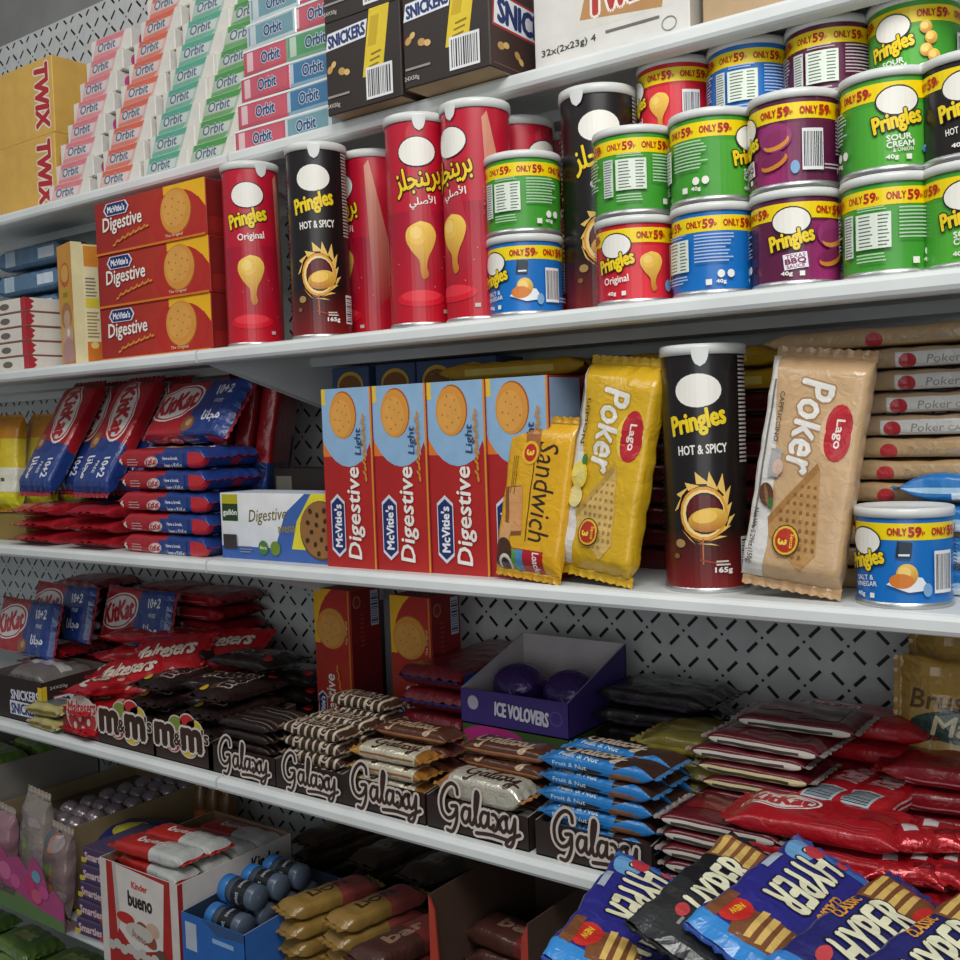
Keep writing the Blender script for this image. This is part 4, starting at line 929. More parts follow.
for k, (l, r_, py, sg, colsx, lab) in enumerate(trays):
    xl, xr = XX(l, py, .89), XX(r_, py, .89); w = xr-xl; sw = XX(sg[1], py, .885)-XX(sg[0], py, .885); sx = (XX(sg[1], py, .885)+XX(sg[0], py, .885))/2-(xl+xr)/2
    sgn = galaxy_sign(sw*.95, .001).xf(lambda x, y: (x+sx, y), (-1, -1, 1, 1))
    d = .034+.0375*len(colsx)
    kit = tray_kit('bar_tray', w, d, .036, .05, TD, TI, sign=sgn)
    xm = (xl+xr)/2
    make(kit, 'display_tray', f'dark brown tray with cut-out script sign, {lab}', 'display tray', 'dark brown display trays with script signs', (xm, .885+d/2, Z4))
    PART_LABEL['name_sign'] = 'cream-edged cut-out name sign'
    for c, (kd, n) in enumerate(colsx):
        T = {'zig': .0155, 'gold': .0175, 'brown': .0165, 'fruit': .0165, 'dark': .0135, 'white': .03}[kd]*1.07
        nm = {'zig': 'brown and cream zigzag', 'gold': 'gold-ended cream', 'brown': 'plain brown', 'fruit': 'blue and brown fruit and nut', 'dark': 'thin dark', 'white': 'fat cream and gold'}[kd]
        for i in range(n):
            pos = 'topmost' if i == n-1 else ordn[i]
            rowl = ['front', 'second', 'rear'][c]
            make(BAR[kd], 'chocolate_bar', f'{nm} bar, {pos} in {rowl} stack of {["first","second","third","fourth","fifth"][k]} script-sign tray', 'chocolate bar', 'chocolate bars in the script-sign trays',
                 (xm+random.uniform(-.003, .003), .91+c*.0415, Z4+.002+i*T), R(random.uniform(-3, 3)))
# tray signs with letters m and round candies
def candy_sign(w):
    a = Art(-1, -1, 1, 1)
    for x, y, r, c in ((.16, .62, .13, '#b3262a'), (-.1, .5, .12, '#7d8a3a'), (.3, .42, .14, '#c9b02a'), (-.18, -.3, .12, '#b3262a'), (.16, -.34, .14, '#d8b52a'), (.42, -.28, .08, '#e3c02a')):
        a.n = 0; a.ell(x*w*.8, .045+y*w*.36, r*w*1.12, r*w*.95, C('#cfc6bb')); a.n = 1; a.ell(x*w*.8, .045+y*w*.36, r*w, r*w*.82, C(c))
    a.n = 2
    for s, e in (('m', -.29), ('m', .2)):
        a.text(s, e*w, .045, w*.33, C('#3c241c'), w*.27, 0, .05, 0, C('#d9cfc6'), .045)
    a.text('&', -.045*w, .042, w*.12, C('#3c241c'), w*.16, 0, .03, 0, C('#d9cfc6'), .04); a.text("'s", .455*w, .055, w*.11, C('#3c241c'), w*.18, 0, .03, 0, C('#d9cfc6'), .04)
    return a
pa = Art(-.07, -.1, .07, .08); pa.rect(0, .0, .085, .034, C('#4a3428'), R(8)); pa.text('m&m', .0, .0, .07, C('#2c1a14'), .026, R(8), .06, 0, C('#b7aba2'), .05); pa.ell(.045, -.022, .008, .007, C('#b3262a')); pa.ell(-.045, .02, .007, .006, C('#c9a82a'))
PM, _ = pack_kit('dark_candy_pouch', .125, .075, .022, C('#231716'), pa, .01, C('#2c1f1d'), .7, .0028, .03, M_FILM, True, 31)
for k, (l, r_, py) in enumerate(((98, 157, 742), (153, 214, 752))):
    xl, xr = XX(l, py, .885), XX(r_, py, .885); w = xr-xl; xm = (xl+xr)/2
    kit = tray_kit('candy_tray', w*.97, .15, .04, .055, C('#33201b'), TI, sign=candy_sign(w*.9).xf(lambda x, y: (x, y*.86-.003), (-1, -1, 1, 1)))
    kit[1] = ('letter_sign', kit[1][1], kit[1][2])
    make(kit, 'display_tray', f'display tray with brown double-letter cut-out sign, {["left","right"][k]} one of the pair', 'display tray', 'display trays with double-letter signs', (xm, .96, Z4))
    for i in range(4):
        make(PM, 'candy_pouch', f'dark brown candy pouch, {ordn[i] if i < 3 else "topmost"} in the {["left","right"][k]} double-letter tray', 'candy pouch', 'dark brown candy pouches', (xm+.004*(i % 2), .965+.006*i, Z4+.003+i*.0235), R(90+random.uniform(-3, 3)))
for c, (px, yy, n) in enumerate(((235, 1.0, 4), (262, 1.05, 5), (300, 1.085, 4), (205, 1.06, 5))):
    for i in range(n):
        make(PM, 'candy_pouch', f'dark brown candy pouch lying loose, {ordn[i] if i < n-1 else "topmost"} of the {["first","second","third","fourth"][c]} heap behind the script trays', 'candy pouch', 'dark brown candy pouches', (XX(px, 730, yy)+random.uniform(-.008, .008), yy, Z4+i*.0245), R(random.uniform(-30, 25)))
# red pouches and their tray
ma = Art(-.07, -.1, .07, .08); ma.text('Maltesers', -.002, .006, .115, C('#e0cfc0'), .03, R(6), .03, .2, C('#7d1018'), .04)
for k in range(4): ma.ell(-.03+.02*k, -.03-.003*(k % 2), .006, .005, C('#c9a890' if k % 2 else '#6a2a1c'))
ma.rect(0, -.047, .12, .012, C('#8e1119'))
MR, _ = pack_kit('red_candy_pouch', .135, .085, .024, C('#b3141f'), ma, .01, C('#a5121c'), .7, .0026, .03, M_FILM, True, 33)
sg = Art(-1, -1, 1, 1); sg.ell(.0, .034, .05, .03, C('#c9beb4')); sg.ell(0, .028, .043, .024, C('#b3333a')); sg.text('Maltesers', 0, .046, .088, C('#b3383c'), .02, R(5), .03, .2, C('#d8ccc2'), .06)
for x, y in ((-.02, .018), (.004, .014), (.022, .026), (-.004, .03)): sg.ell(x, y, .0055, .0055, C('#dccfc2'))
xl, xr = XX(63, 728, .885), XX(108, 738, .885)
kit = tray_kit('red_tray', xr-xl, .16, .036, .05, C('#7d2a2c'), TI, sign=sg.xf(lambda x, y: (x*.82-.004, y), sg.b))
make(kit, 'display_tray', 'display tray with round red cut-out sign at the left of the double-letter signs', 'display tray', None, ((xl+xr)/2, .966, Z4))
pil = [(124, .96, 3, 74), (138, 1.03, 3, 60), (160, 1.065, 5, 30), (196, 1.08, 5, 15), (228, 1.1, 4, 10)]
for c, (px, yy, n, rz) in enumerate(pil):
    for i in range(n):
        o = make(MR, 'candy_pouch', f'red candy pouch with white name, {ordn[i] if i < n-1 else "topmost"} of the {["first","second","third","fourth","fifth"][c]} heap from the left', 'candy pouch', 'red candy pouches', (XX(px, 700, yy)+random.uniform(-.006, .006), yy-.008*(n-i) * .5, Z4+.003+i*.0262), R(rz+random.uniform(-12, 12)))
        o.rotation_euler.x = R(-6 if i == n-1 else 0)
for k, (px, py, yy, rz, sp, tl) in enumerate(((160, 684, .985, 4, 12, 50), (118, 702, .94, -6, 18, 55), (212, 672, 1.03, 6, 8, 60))):
    o = make(MR, 'candy_pouch', f'red candy pouch tilted towards the aisle with large white name, {["middle","left","right"][k]} of three', 'candy pouch', 'red candy pouches')
    pose(o, R(rz), R(tl), R(sp), at_depth(px, py, yy), (0, -.042, 0))
# brown display carton with big name at far left
a = Art(-.08, 0, .08, .06); a.text('SNICKERS', .03, .042, .08, C('#d5d8e4'), .015, R(2), .03); a.rect(.03, .02, .088, .022, C('#d5d8e4')); a.text('SNICKERS', .03, .02, .08, NAVY, .016, R(2), .04); a.rect(.0745, .03, .012, .06, C('#d8b52a'))
b = Art(-.06, 0, .06, .07); b.rect(-.056, .03, .008, .062, C('#d8b52a')); b.rect(.008, .026, .1, .036, C('#b83234')); b.rect(.01, .026, .1, .032, C('#dfe2ea')); b.text('SNICKERS', .022, .026, .105, NAVY, .025, 0, .045); b.text('24X50g', -.032, .056, .03, C('#b9b2aa'), .006)
kit = tray_kit('brown_display', .16, .12, .068, .074, C('#2c201c'), C('#5c544f'), {'F': a, 'R': b})
xs = XX(40, 690, .885)-.08
make(kit, 'display_tray', 'dark brown display tray with yellow corner stripe at the far left', 'display tray', None, (xs, .948, Z4))
fa = Art(-.1, -.1, .1, .1); fa.rect(.0, 0, .1, .02, C('#b0aaa6'))
FS, _ = pack_kit('grey_film_pack', .13, .092, .078, C('#6d6764'), fa, .008, C('#85807c'), .25, .003, .03, M_FILM, True, 35)
make(FS, 'film_bundle', 'grey film-wrapped bundle lying in the brown tray at the far left', 'film bundle', None, (xs, .95, Z4+.003))
ya = Art(-.05, -.1, .05, .06); ya.rect(0, 0, .06, .03, C('#6d7478')); ya.rect(0, -.033, .07, .006, C('#7b6a2c'))
YP, _ = pack_kit('clear_yellow_pack', .085, .05, .02, C('#b0a468'), ya, .007, C('#c2bc9c'), .3, .0018, .02, M_FILM, True, 36)
for i in range(2): make(YP, 'snack_pack', f'small yellowish clear pack before the red pouches, {["lower","upper"][i]} of two', 'snack pack', 'small yellowish clear packs', (XX(56, 720, .91)+.02, .9, Z4+i*.0215), R(-4+8*i))
# multipacks at the back left
for k, (px, yy, dz, dx) in enumerate(((66, 1.035, .0955, 0), (140, 1.06, .0955, 0), (30, .99, .072, 0))):
    o = make(KK, 'chocolate_multipack', f'red and blue multipack standing on the fourth shelf, {["left of the rear pair","right of the rear pair","in front at the far left"][k]}', 'chocolate multipack', 'multipacks at the back of the fourth shelf')
    pose(o, R(-3), R(14), 0, (XX(px, 640, yy), yy, Z4+dz), (0, -.046, 0))
RR, _ = pack_kit('red_pack_flat', .14, .09, .0225, C('#8e1620'), Art(-.1, -.2, .1, .2).lines(0, -.061, .1, .012, 2, C('#b87078'), .3), .01, C('#7d121b'), .25, .0022, .03, M_FILM, True, 37)
for c, (px, yy) in enumerate(((66, 1.035), (140, 1.06))):
    for i in range(4): make(RR, 'chocolate_pack', f'dark red pack under the standing multipacks, {["bottom","second","third","top"][i]} of the {["left","right"][c]} pile', 'chocolate pack', 'dark red packs at the back of the fourth shelf', (XX(px, 660, yy), yy+.0, Z4+i*.0235), 0)
    for i in range(8): make(RR, 'chocolate_pack', f'dark red pack behind the standing multipacks, {ordn[i] if i < 7 else "topmost"} of the {["left","right"][c]} rear pile', 'chocolate pack', 'dark red packs at the back of the fourth shelf', (XX(px+35, 640, 1.15), 1.152, Z4+i*.0235), R((2, -2)[i % 2]))
for i in range(8): make(RR, 'chocolate_pack', f'deep red pack in the tall pile before the perforated panel, {ordn[i] if i < 7 else "topmost"}', 'chocolate pack', 'tall pile of deep red packs', (XX(212, 620, 1.13)+.004*(i % 3), 1.14, Z4+i*.0235), R((3, -4, 1, -2)[i % 4]))
# red biscuit cartons standing on end
og = rot90(dig_art(.237, .0722).xf(lambda x, y: (x*.92, y*.976), (-.109, 0, .109, .0705)), 1, .0705, .218)
so = Art(-.031, 0, .031, .218); so.rect(0, .075, .056, .14, C('#7a1418')); so.ell(-.018, .2, .008, .009, C('#a87a50')); so.ell(-.018, .2, .006, .007, C('#8e2a20')); so.barcode(.018, .188, .016, .05, True, '#b9c4d8'); so.lines(-.008, .16, .01, .05, 8, C('#a04a40'), .3)
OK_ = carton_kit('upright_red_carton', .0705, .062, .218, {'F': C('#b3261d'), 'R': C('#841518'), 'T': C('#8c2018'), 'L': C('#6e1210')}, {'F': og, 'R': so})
for k, px in enumerate((333, 411)):
    make(OK_, 'biscuit_carton', f'red digestive biscuit carton standing on end, {["left one with barcode on its side","right one behind the multipacks"][k]}', 'biscuit carton', 'upright red biscuit cartons on the fourth shelf', (XX(px, 650, 1.06), 1.092, Z4))
na = Art(-.1, -.2, .1, .1); na.rect(-.02, .0, .1, .06, C('#7d1a24')); na.rect(-.055, -.061, .06, .024, C('#213c80')); na.text('6', -.05, -.061, .01, C('#d8dae6'), .016, 0, .04); na.rect(.03, -.061, .09, .024, C('#6d1a24'))
MM, _ = pack_kit('navy_red_multipack', .19, .092, .028, C('#6e1722'), na, .01, C('#213c80'), .18, .0014, .012, M_FILM, True, 40)
for i in range(5):
    make(MM, 'chocolate_multipack', f'red and blue multipack before the upright red cartons, {["bottom","second","third","fourth","top"][i]} of five', 'chocolate multipack', 'multipacks beside the purple tray', (XX(428, 690, 1.0)+.002*(i % 2), 1.098, Z4+i*.0292), R((88, 91, 89, 91, 90)[i]))
# purple tray on a green tray
a = Art(-.075, 0, .075, .045); a.ell(-.058, .026, .008, .0085, C('#a9a4b4')); a.text('ICE VOLOVERS', .012, .021, .075, C('#c4c0d0'), .016, R(-3), .035, 0, C('#241c46'), .06); a.ring(.06, .022, .008, .008, C('#5a4a8a'), .0015)
xp = XX(460, 715, 1.0)+.078
a2 = Art(-.075, 0, .075, .083); a2.ell(-.03, .07, .045, .014, C('#b02a7a')); a2.rect(.03, .045, .06, .012, C('#5d7a34')); a2.ell(-.05, .014, .009, .008, C('#4f6a30'))
kit = tray_kit('green_tray', .15, .13, .083, .083, C('#3d5428'), C('#33402a'), {'F': a2})
make(kit, 'display_tray', 'green display tray with pink swirl beneath the purple tray', 'display tray', None, (xp, 1.066, Z4))
kit = tray_kit('purple_tray', .152, .135, .042, .085, C('#3a2a6e'), C('#b5aeb0'), {'F': a})
make(kit, 'display_tray', 'purple display tray with white bubbly lettering, standing on the green tray', 'display tray', None, (xp, 1.068, Z4+.0835))
def blob(key, rx, ry, rz, col, mat, amp=.06, seed=0):
    rnd = random.Random(seed); ph = [rnd.uniform(0, 6) for _ in range(6)]; mb = MB(); P = []
    for i in range(13):
        t = PI*i/12; row = []
        for j in range(20):
            q = 2*PI*j/20; k = 1+amp*(math.sin(3*q+ph[0])*math.sin(2*t)+.6*math.sin(5*q+ph[1]+3*t))*math.sin(t)
            row.append((rx*k*math.sin(t)*math.cos(q), ry*k*math.sin(t)*math.sin(q), rz-rz*k*math.cos(t)))
        P.append(row)
    mb.grid(P, C(col), True, True); return mb.mesh(key)
PE = [('foil_egg', blob('purple_egg', .036, .036, .03, '#3f2569', M_FOIL, .07, 2), M_FOIL)]
PEk = [('egg', PE[0][1], M_FOIL)]
for k, dx in enumerate((-.036, .038)):
    make(PE, 'foil_egg', f'purple foil sweet ball in the purple tray, {["left","right"][k]} of two', 'sweet', 'purple foil balls in the purple tray', (xp+dx, 1.07, Z4+.0855))
# dark pack stack, olive stack
DKP, _ = pack_kit('dark_pack', .14, .09, .022, C('#1f181c'), Art(-.1, -.2, .1, .2).rect(.0, -.06, .09, .006, C('#3d3440')).rect(.03, .01, .05, .03, C('#33303a')), .008, C('#2a2329'), .25, .002, .03, M_FILM, True, 41)
for i in range(6): make(DKP, 'chocolate_pack', f'near-black pack right of the purple tray, {["bottom","second","third","fourth","fifth","top"][i]} of its stack', 'chocolate pack', 'near-black packs right of the purple tray', (XX(640, 740, 1.06)+.012+.005*(i % 2), 1.1, Z4+i*.0232), R((-6, 4, 0, -3, 6, 0)[i]))
oa = Art(-.1, -.2, .1, .2); oa.rect(0, -.06, .13, .016, C('#8d8034')); oa.text('wafer', -.005, -.06, .04, C('#4d4418'), .009); oa.rect(-.02, 0, .08, .04, C('#8a7a2a'))
OLV, _ = pack_kit('olive_pack', .13, .085, .0225, C('#6e6428'), oa, .01, C('#8a7d36'), .25, .0018, .03, M_FILM, True, 42)
xo = XX(690, 760, .985)
for i in range(5): make(OLV, 'wafer_pack', f'olive yellow pack left of the silver-edged bars, {["bottom","second","third","fourth","top"][i]} of five', 'wafer pack', 'olive yellow packs', (xo+(.0, -.012, -.004, .006, .01)[i], 1.02, Z4+i*.0238), R((2, -2, 3, -3, 1)[i]))
# silver-edged red bars
def silver_art(L, yel=False):
    a = Art(-L/2, -.2, L/2, .1); y = -(.0375+.0075); a.rect(.0, y, L*.95, .0105, C('#d8d3c6') if not yel else C('#d8cf9c')); a.lines(.0, y, L*.8, .005, 1, C('#4a4540'), .7, .1)
    a.rect(-.02, 0, .05, .02, C('#7d1a26')); a.rect(.02, .0, .04, .05, C('#4d1219')); return a
SB = [pack_kit('silver_edge_bar'+str(y), .115, .075, .0135, C('#5e1620'), silver_art(.115, y), .007, C('#9a8f88'), .15, .0012, .016, M_SHINY, True, 43+y)[0] for y in (False, True)]
xsb = XX(750, 760, .965)
for i in range(10):
    make(SB[i in (4, 5, 6)], 'chocolate_bar', f'dark red bar with silver printed edge, {ordn[i] if i < 9 else "topmost"} of the tall stack', 'chocolate bar', 'dark red bars with silver edges', (xsb+(0, .003, -.002, .002, .0, .004, .0, -.006, .012, .03)[i], 1.005+(.03 if i == 9 else 0), Z4+i*.0146), R((2, -2, 1, 0, -2, 2, -1, 1, -3, 2)[i]))
xs2 = XX(722, 820, .9)
for i in range(5): make(SB[0], 'chocolate_bar', f'dark red bar with silver printed edge, {ordn[i] if i < 4 else "topmost"} of the low front stack', 'chocolate bar', 'dark red bars with silver edges', (xs2+.003*(i % 2), .925, Z4+i*.0146), R(2*(i % 3-1)))
# red oval packs and barcoded packs
ra = Art(-.1, -.2, .1, .1); kk_oval(ra, -.038, .004, .07, R(4)); ra.rect(.05, .0, .03, .02, C('#8e1a22')); ra.lines(.03, -.03, .06, .012, 3, C('#a84048'), .3)
RO, _ = pack_kit('red_oval_pack', .148, .075, .021, C('#a5141f'), ra, .009, C('#8e111b'), .35, .0018, .022, M_FILM, True, 46)
xr_ = XX(812, 840, .9)
for i in range(4):
    make(RO, 'chocolate_pack', f'red pack with white oval name in front of the barcoded packs, {["bottom","second","third","top"][i]} of four', 'chocolate pack', 'red oval-name packs', (xr_+(.01, -.006, .004, 0)[i], .925, Z4+i*.0232), R((-4, 5, 0, 3)[i]))
for i in range(6):
    make(RO, 'chocolate_pack', f'red pack with white oval name behind the barcoded packs, {ordn[i] if i < 5 else "topmost"} of six', 'chocolate pack', 'red oval-name packs', (XX(850, 750, 1.07)+(.0, .004)[i % 2], 1.09, Z4+i*.0235), R(-3+4*(i % 2)))
qa = Art(-.1, -.2, .1, .1); qa.barcode(-.035, .002, .034, .03, False, '#a9b8c0'); qa.text('KitKat', .025, 0, .05, C('#c9a0a0'), .024, 0, .04, .1); qa.rect(-.062, -.01, .008, .01, C('#cdbfc0')); qa.lines(.0, -.031, .1, .012, 2, C('#d8b0b0'), .4, 0)
QP, _ = pack_kit('barcode_pack', .125, .048, .022, C('#ab1822'), qa, .009, C('#98141d'), .3, .0016, .02, M_FILM, True, 47)
for c, px in enumerate((831, 868)):
    for i in range(4):
        make(QP, 'chocolate_pack', f'red pack with barcode pointing into the shelf, {["bottom","second","third","top"][i]} of the {["left","right"][c]} stack', 'chocolate pack', 'barcoded red packs', (XX(px, 780, .97)+.002*(i % 2), 1.0, Z4+i*.0236), R(78+3*(i % 2)))
TW, _ = pack_kit('small_red_sweet', .062, .03, .018, C('#b01822'), Art(-.1, -.1, .1, .1).rect(-.01, .002, .012, .01, C('#d8cfd0')).rect(.018, -.004, .02, .006, C('#7a0f18')), .012, C('#c02a32'), .9, .003, .016, M_FOIL, True, 48)
spots = [(897, 850, .9, 0), (925, 862, .89, 0), (950, 850, .92, 0), (908, 835, .93, 0), (935, 835, .94, 0), (880, 830, .945, 0), (955, 815, .97, 0), (915, 815, .965, 0), (903, 842, .905, 1), (932, 846, .912, 1), (956, 838, .935, 1), (918, 822, .945, 1), (945, 812, .955, 1), (922, 830, .925, 2), (944, 826, .94, 2), (888, 838, .92, 1)]
for k, (px, py, yy, lv) in enumerate(spots):
    o = make(TW, 'wrapped_sweet', 'small red foil-wrapped sweet in the loose heap at the right edge', 'wrapped sweet', 'small red sweets heaped at the right edge', (XX(px, py, yy), yy, Z4+.03+lv*.021), R(random.uniform(0, 180))); o.rotation_euler.x = R(random.uniform(-14, 14))
hk = carton_kit('low_red_carton', .13, .12, .03, {'F': C('#7a1018')}, {})
make(hk, 'red_carton', 'low dark red carton carrying the loose heap of red sweets', 'carton', None, (XX(925, 850, .93)+.01, .94, Z4-.0002))
for i in range(5):
    make(RR, 'chocolate_pack', f'deep red pack behind the loose red sweets at the right edge, {["bottom","second","third","fourth","top"][i]} of five', 'chocolate pack', 'deep red packs at the right edge', (XX(945, 790, 1.05)+.02, 1.06, Z4+i*.0235), R(10-5*(i % 3)))
# toasted bread snack bags
ba = Art(-.1, -.2, .1, .2)
ba.rect(-.055, 0, .05, .3, C('#b8923e')); ba.text('Bruschette', .0, .0, .11, C('#6b4a1c'), .02, 0, .02, .15); ba = Art(-.1, -.2, .1, .2)
BW, BH = .15, .13
ba.rect(0, .045, .2, .04, C('#b08c40')); ba.ell(.035, .05, .014, .012, C('#b02a2a')); ba.text('Bruschette', -.005, .028, .12, C('#5d431c'), .018, 0, .015, .15); ba.ell(.0, .004, .065, .017, C('#1f4038'), 0, 26); ba.text('Maretti', .0, .004, .09, C('#cfc49a'), .018, 0, .02, .2)
ba.ell(-.04, -.03, .03, .012, C('#c9a25a')); ba.rect(0, -.05, .2, .03, C('#a82a28')); ba.ell(.02, -.035, .022, .014, C('#b9854a')); ba.ell(-.03, -.055, .018, .012, C('#c23a30')); ba.ell(.045, -.05, .018, .012, C('#d04a38'))
BB, _ = pack_kit('bread_snack_bag', BW, BH, .04, C('#b5934a'), ba, .008, C('#a5823e'), .6, .003, .03, M_FILM, True, 51)
for k, (px, yy) in enumerate(((972, 1.1), (985, 1.15))):
    o = make(BB, 'snack_bag', f'gold bread-snack bag with dark green oval, {["front one","one behind it, cut by the frame"][k]}', 'snack bag', 'gold bread-snack bags')
    pose(o, R(6), R(8), 0, (XX(px, 740, yy)+.012, yy, Z4+.0635+.02*k), (0, -.065, 0))
lk = carton_kit('low_brown_carton', .22, .1, .063, {'F': C('#4a3226')}, {})
make(lk, 'brown_carton', 'low brown carton under the gold bread-snack bags', 'carton', None, (XX(960, 740, 1.1)+.02, 1.14, Z4))

# ------------------------------------------------------------------ loose wafer packs on the carton in front of the shelves
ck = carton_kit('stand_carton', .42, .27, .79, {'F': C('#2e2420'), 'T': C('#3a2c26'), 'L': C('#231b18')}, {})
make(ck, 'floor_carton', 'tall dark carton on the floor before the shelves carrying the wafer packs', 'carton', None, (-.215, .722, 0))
def hyper_art(black=False, dull=False):
    a = Art(-.11, -.2, .11, .1); bc = C('#17171b') if black else C('#2a2a86')
    if black: a.rect(-.06, 0, .09, .3, C('#2a2c2e')); a.lines(-.07, 0, .012, .02, 3, C('#8a9090'), .4)
    else:
        a.ell(-.105, .0, .03, .07, C('#2f78c4')); a.poly([(.072, -.2), (.11, -.2), (.11, .1), (.084, .1)], C('#23306e' if dull else '#2f86cf')); a.ell(-.07, -.022, .022, .014, C('#6fa8d8'))
    a.poly([(.035, .04), (.08, .042), (.085, -.01), (.05, -.02)], C('#8a5a34') if black else C('#7a4a2a'))
    for i in range(4): a.poly([(.04+.0, .034-.01*i), (.078, .036-.01*i), (.08, .031-.01*i), (.042, .028-.01*i)], C('#dcb868'))
    if not black: a.ell(.06, -.018, .018, .013, C('#c92a24'), R(-12)); a.text('NEW', .058, -.018, .018, C('#f0c830'), .006, R(-8), .03); a.rect(.06, -.03, .04, .01, C('#7a4a2c'))
    tx = 0 if black or dull else -.026
    a.text('HYPER', tx, .002, .09, C('#eeeccb'), .038, R(3), .022, .12, C('#1a1a30'), .03)
    a.ell(tx-.058, .012, .01, .006, C('#c9464a'), R(10))
    if black: a.text('black', .025, -.028, .04, C('#dadcd8'), .012, R(3), .03, 0, C('#101012'), .06)
    else: a.text('CLASSIC', tx+.01, .032, .04, C('#e6a03a'), .0085, R(3), .035); a.rect(-.03, -.032, .03, .006, C('#a9b4c4')); a.ell(-.075, -.012, .012, .009, C('#c23a44'))
    return a
HSC = lambda a: a.xf(lambda x, y: (x*.92, y*.88), a.b)
HB, _ = pack_kit('blue_wafer_bar', .178, .069, .021, C('#2a2a86'), HSC(hyper_art()), .006, C('#2b4a9a'), .35, .0016, .024, M_FILM, True, 61)
HD, _ = pack_kit('navy_wafer_bar', .178, .069, .021, C('#24266e'), HSC(hyper_art(False, True)), .006, C('#23306e'), .35, .0016, .024, M_FILM, True, 63)
HK, _ = pack_kit('black_wafer_bar', .178, .069, .021, C('#17171b'), HSC(hyper_art(True)), .006, C('#1c1c20'), .35, .0018, .024, M_FILM, True, 62)
HG = 'wafer packs on the front carton'
for k, (px0, py0, px1, py1, z, kit, flip, roll, lab) in enumerate((
        (588, 962, 648, 876, .815, HB, -1, -20, 'blue wafer pack at the left end, wafer picture towards the aisle'),
        (655, 948, 768, 850, .832, HK, 1, -22, 'black wafer pack lying between two blue ones'),
        (716, 948, 834, 856, .834, HB, -1, -22, 'blue wafer pack with upside-down name right of the black pack'),
        (804, 984, 920, 902, .824, HD, 1, -22, 'blue wafer pack with upright name second from the right'),
        (880, 1006, 998, 924, .824, HD, 1, -22, 'blue wafer pack at the bottom right corner'))):
    A, B = at_height(px0, py0, z), at_height(px1, py1, z); d = B-A; mid = (A+B)/2
    o = make(kit, 'wafer_pack', lab, 'wafer pack', HG, (mid.x, mid.y, z-.012))
    o.rotation_euler = (Matrix.Rotation(math.atan2(d.y, d.x), 3, 'Z') @ Matrix.Rotation(R(-2), 3, 'Y') @ Matrix.Rotation(R(-roll), 3, 'X') @ Matrix.Rotation(0 if flip > 0 else PI, 3, 'Z')).to_euler()
for k, (px, py, rz, kit) in enumerate(((600, 985, 84, HD), (700, 985, 92, HD), (780, 990, 87, HK), (860, 1000, 88, HD))):
    p = at_height(px, py-20, .82)
    make(kit, 'wafer_pack', f'wafer pack in the lower layer on the front carton, {["first","second","third","fourth"][k]} from the left', 'wafer pack', HG, (p.x, .69, .7915), R(rz))

# ------------------------------------------------------------------ fifth shelf
Z5 = S5+.0003
def wave_pack(key, L, W, T, base, c2, word, wc, seed, mat=M_FILM):
    a = Art(-L, -.2, L, .1); a.rect(L*.28, 0, L*.45, .4, C(c2)); a.text(word, -.002, .002, L*.42, wc, W*.36, R(3), .03)
    return pack_kit(key, L, W, T, C(base), a, .008, C(base), .35, .0016, .02, mat, True, seed)[0]
# white and red display box with bars
bz = .621-S5
a = Art(-.07, 0, .07, bz); a.rect(0, bz/2, .14, bz, C('#a82622'))
a.poly([(-.055, bz), (.058, bz-.006), (.05, .05), (-.01, .032), (-.05, .06)], C('#d6cfc8')); a.poly([(-.056, bz), (-.048, bz), (-.042, .066), (-.05, .05)], C('#b9b2ac'))
a.text('Kinder', .004, bz-.022, .034, C('#c23a30'), .009, 0, .04); a.text('bueno', .004, bz-.042, .052, C('#2c2322'), .02, 0, .035)
a.ell(-.03, bz-.072, .02, .008, C('#b32a26')); a.ell(.016, bz-.085, .024, .012, C('#8a4a34'), R(-30)); a.ell(.03, bz-.075, .014, .01, C('#c9a890')); a.ell(0, .062, .03, .012, C('#c4bcb4')); a.text('bueno', -.0, .056, .03, C('#8a3a30'), .01, R(-14)); a.ell(.045, .03, .014, .02, C('#5d4a44'))
for k in range(9): a.ell(-.064+.014*k, .03+.004*(k % 2), .009, .007, C('#c0b8b2'))
b = Art(-.1, 0, .1, bz); b.rect(-.096, bz/2, .008, bz, C('#a82622')); b.text('Kinder', .05, bz-.018, .05, C('#1f1b1b'), .02, 0, .03); b.rect(0, .03, .2, .06, C('#a82622'))
xl, xr = XX(100, 900, .835), XX(177, 915, .835)
kit = tray_kit('bueno_box', xr-xl, .2, bz, bz+.004, C('#cfc8c2'), C('#8a6f58'), {'F': a, 'R': b})
xbu = (xl+xr)/2
make(kit, 'display_box', 'red and white display box with dark bar name, filled with red-white bars', 'display box', None, (xbu, .937, Z5))
RB = wave_pack('red_white_bar', xr-xl-.032, .042, .02, '#b02620', '#b8bab6', 'bueno', C('#e0d0c8'), 71)
for k in range(14):
    lay, c = divmod(k, 4)
    make(RB, 'chocolate_bar', f'red and white bar in the red display box, {["bottom","second","third","top"][lay]} layer, {["front","second","third","rear"][c]} place', 'chocolate bar', 'red and white bars in the display box', (xbu+.004*(c % 2)-.002, .872+.046*c, Z5+bz-.06+lay*.0225), R(random.uniform(-5, 4)))
ib = carton_kit('inner_carton', xr-xl-.01, .185, bz-.066, {'F': C('#8a6f58')}, {})
make(ib, 'inner_carton', 'plain carton filler under the red and white bars', 'carton', None, (xbu, .937, Z5+.002))
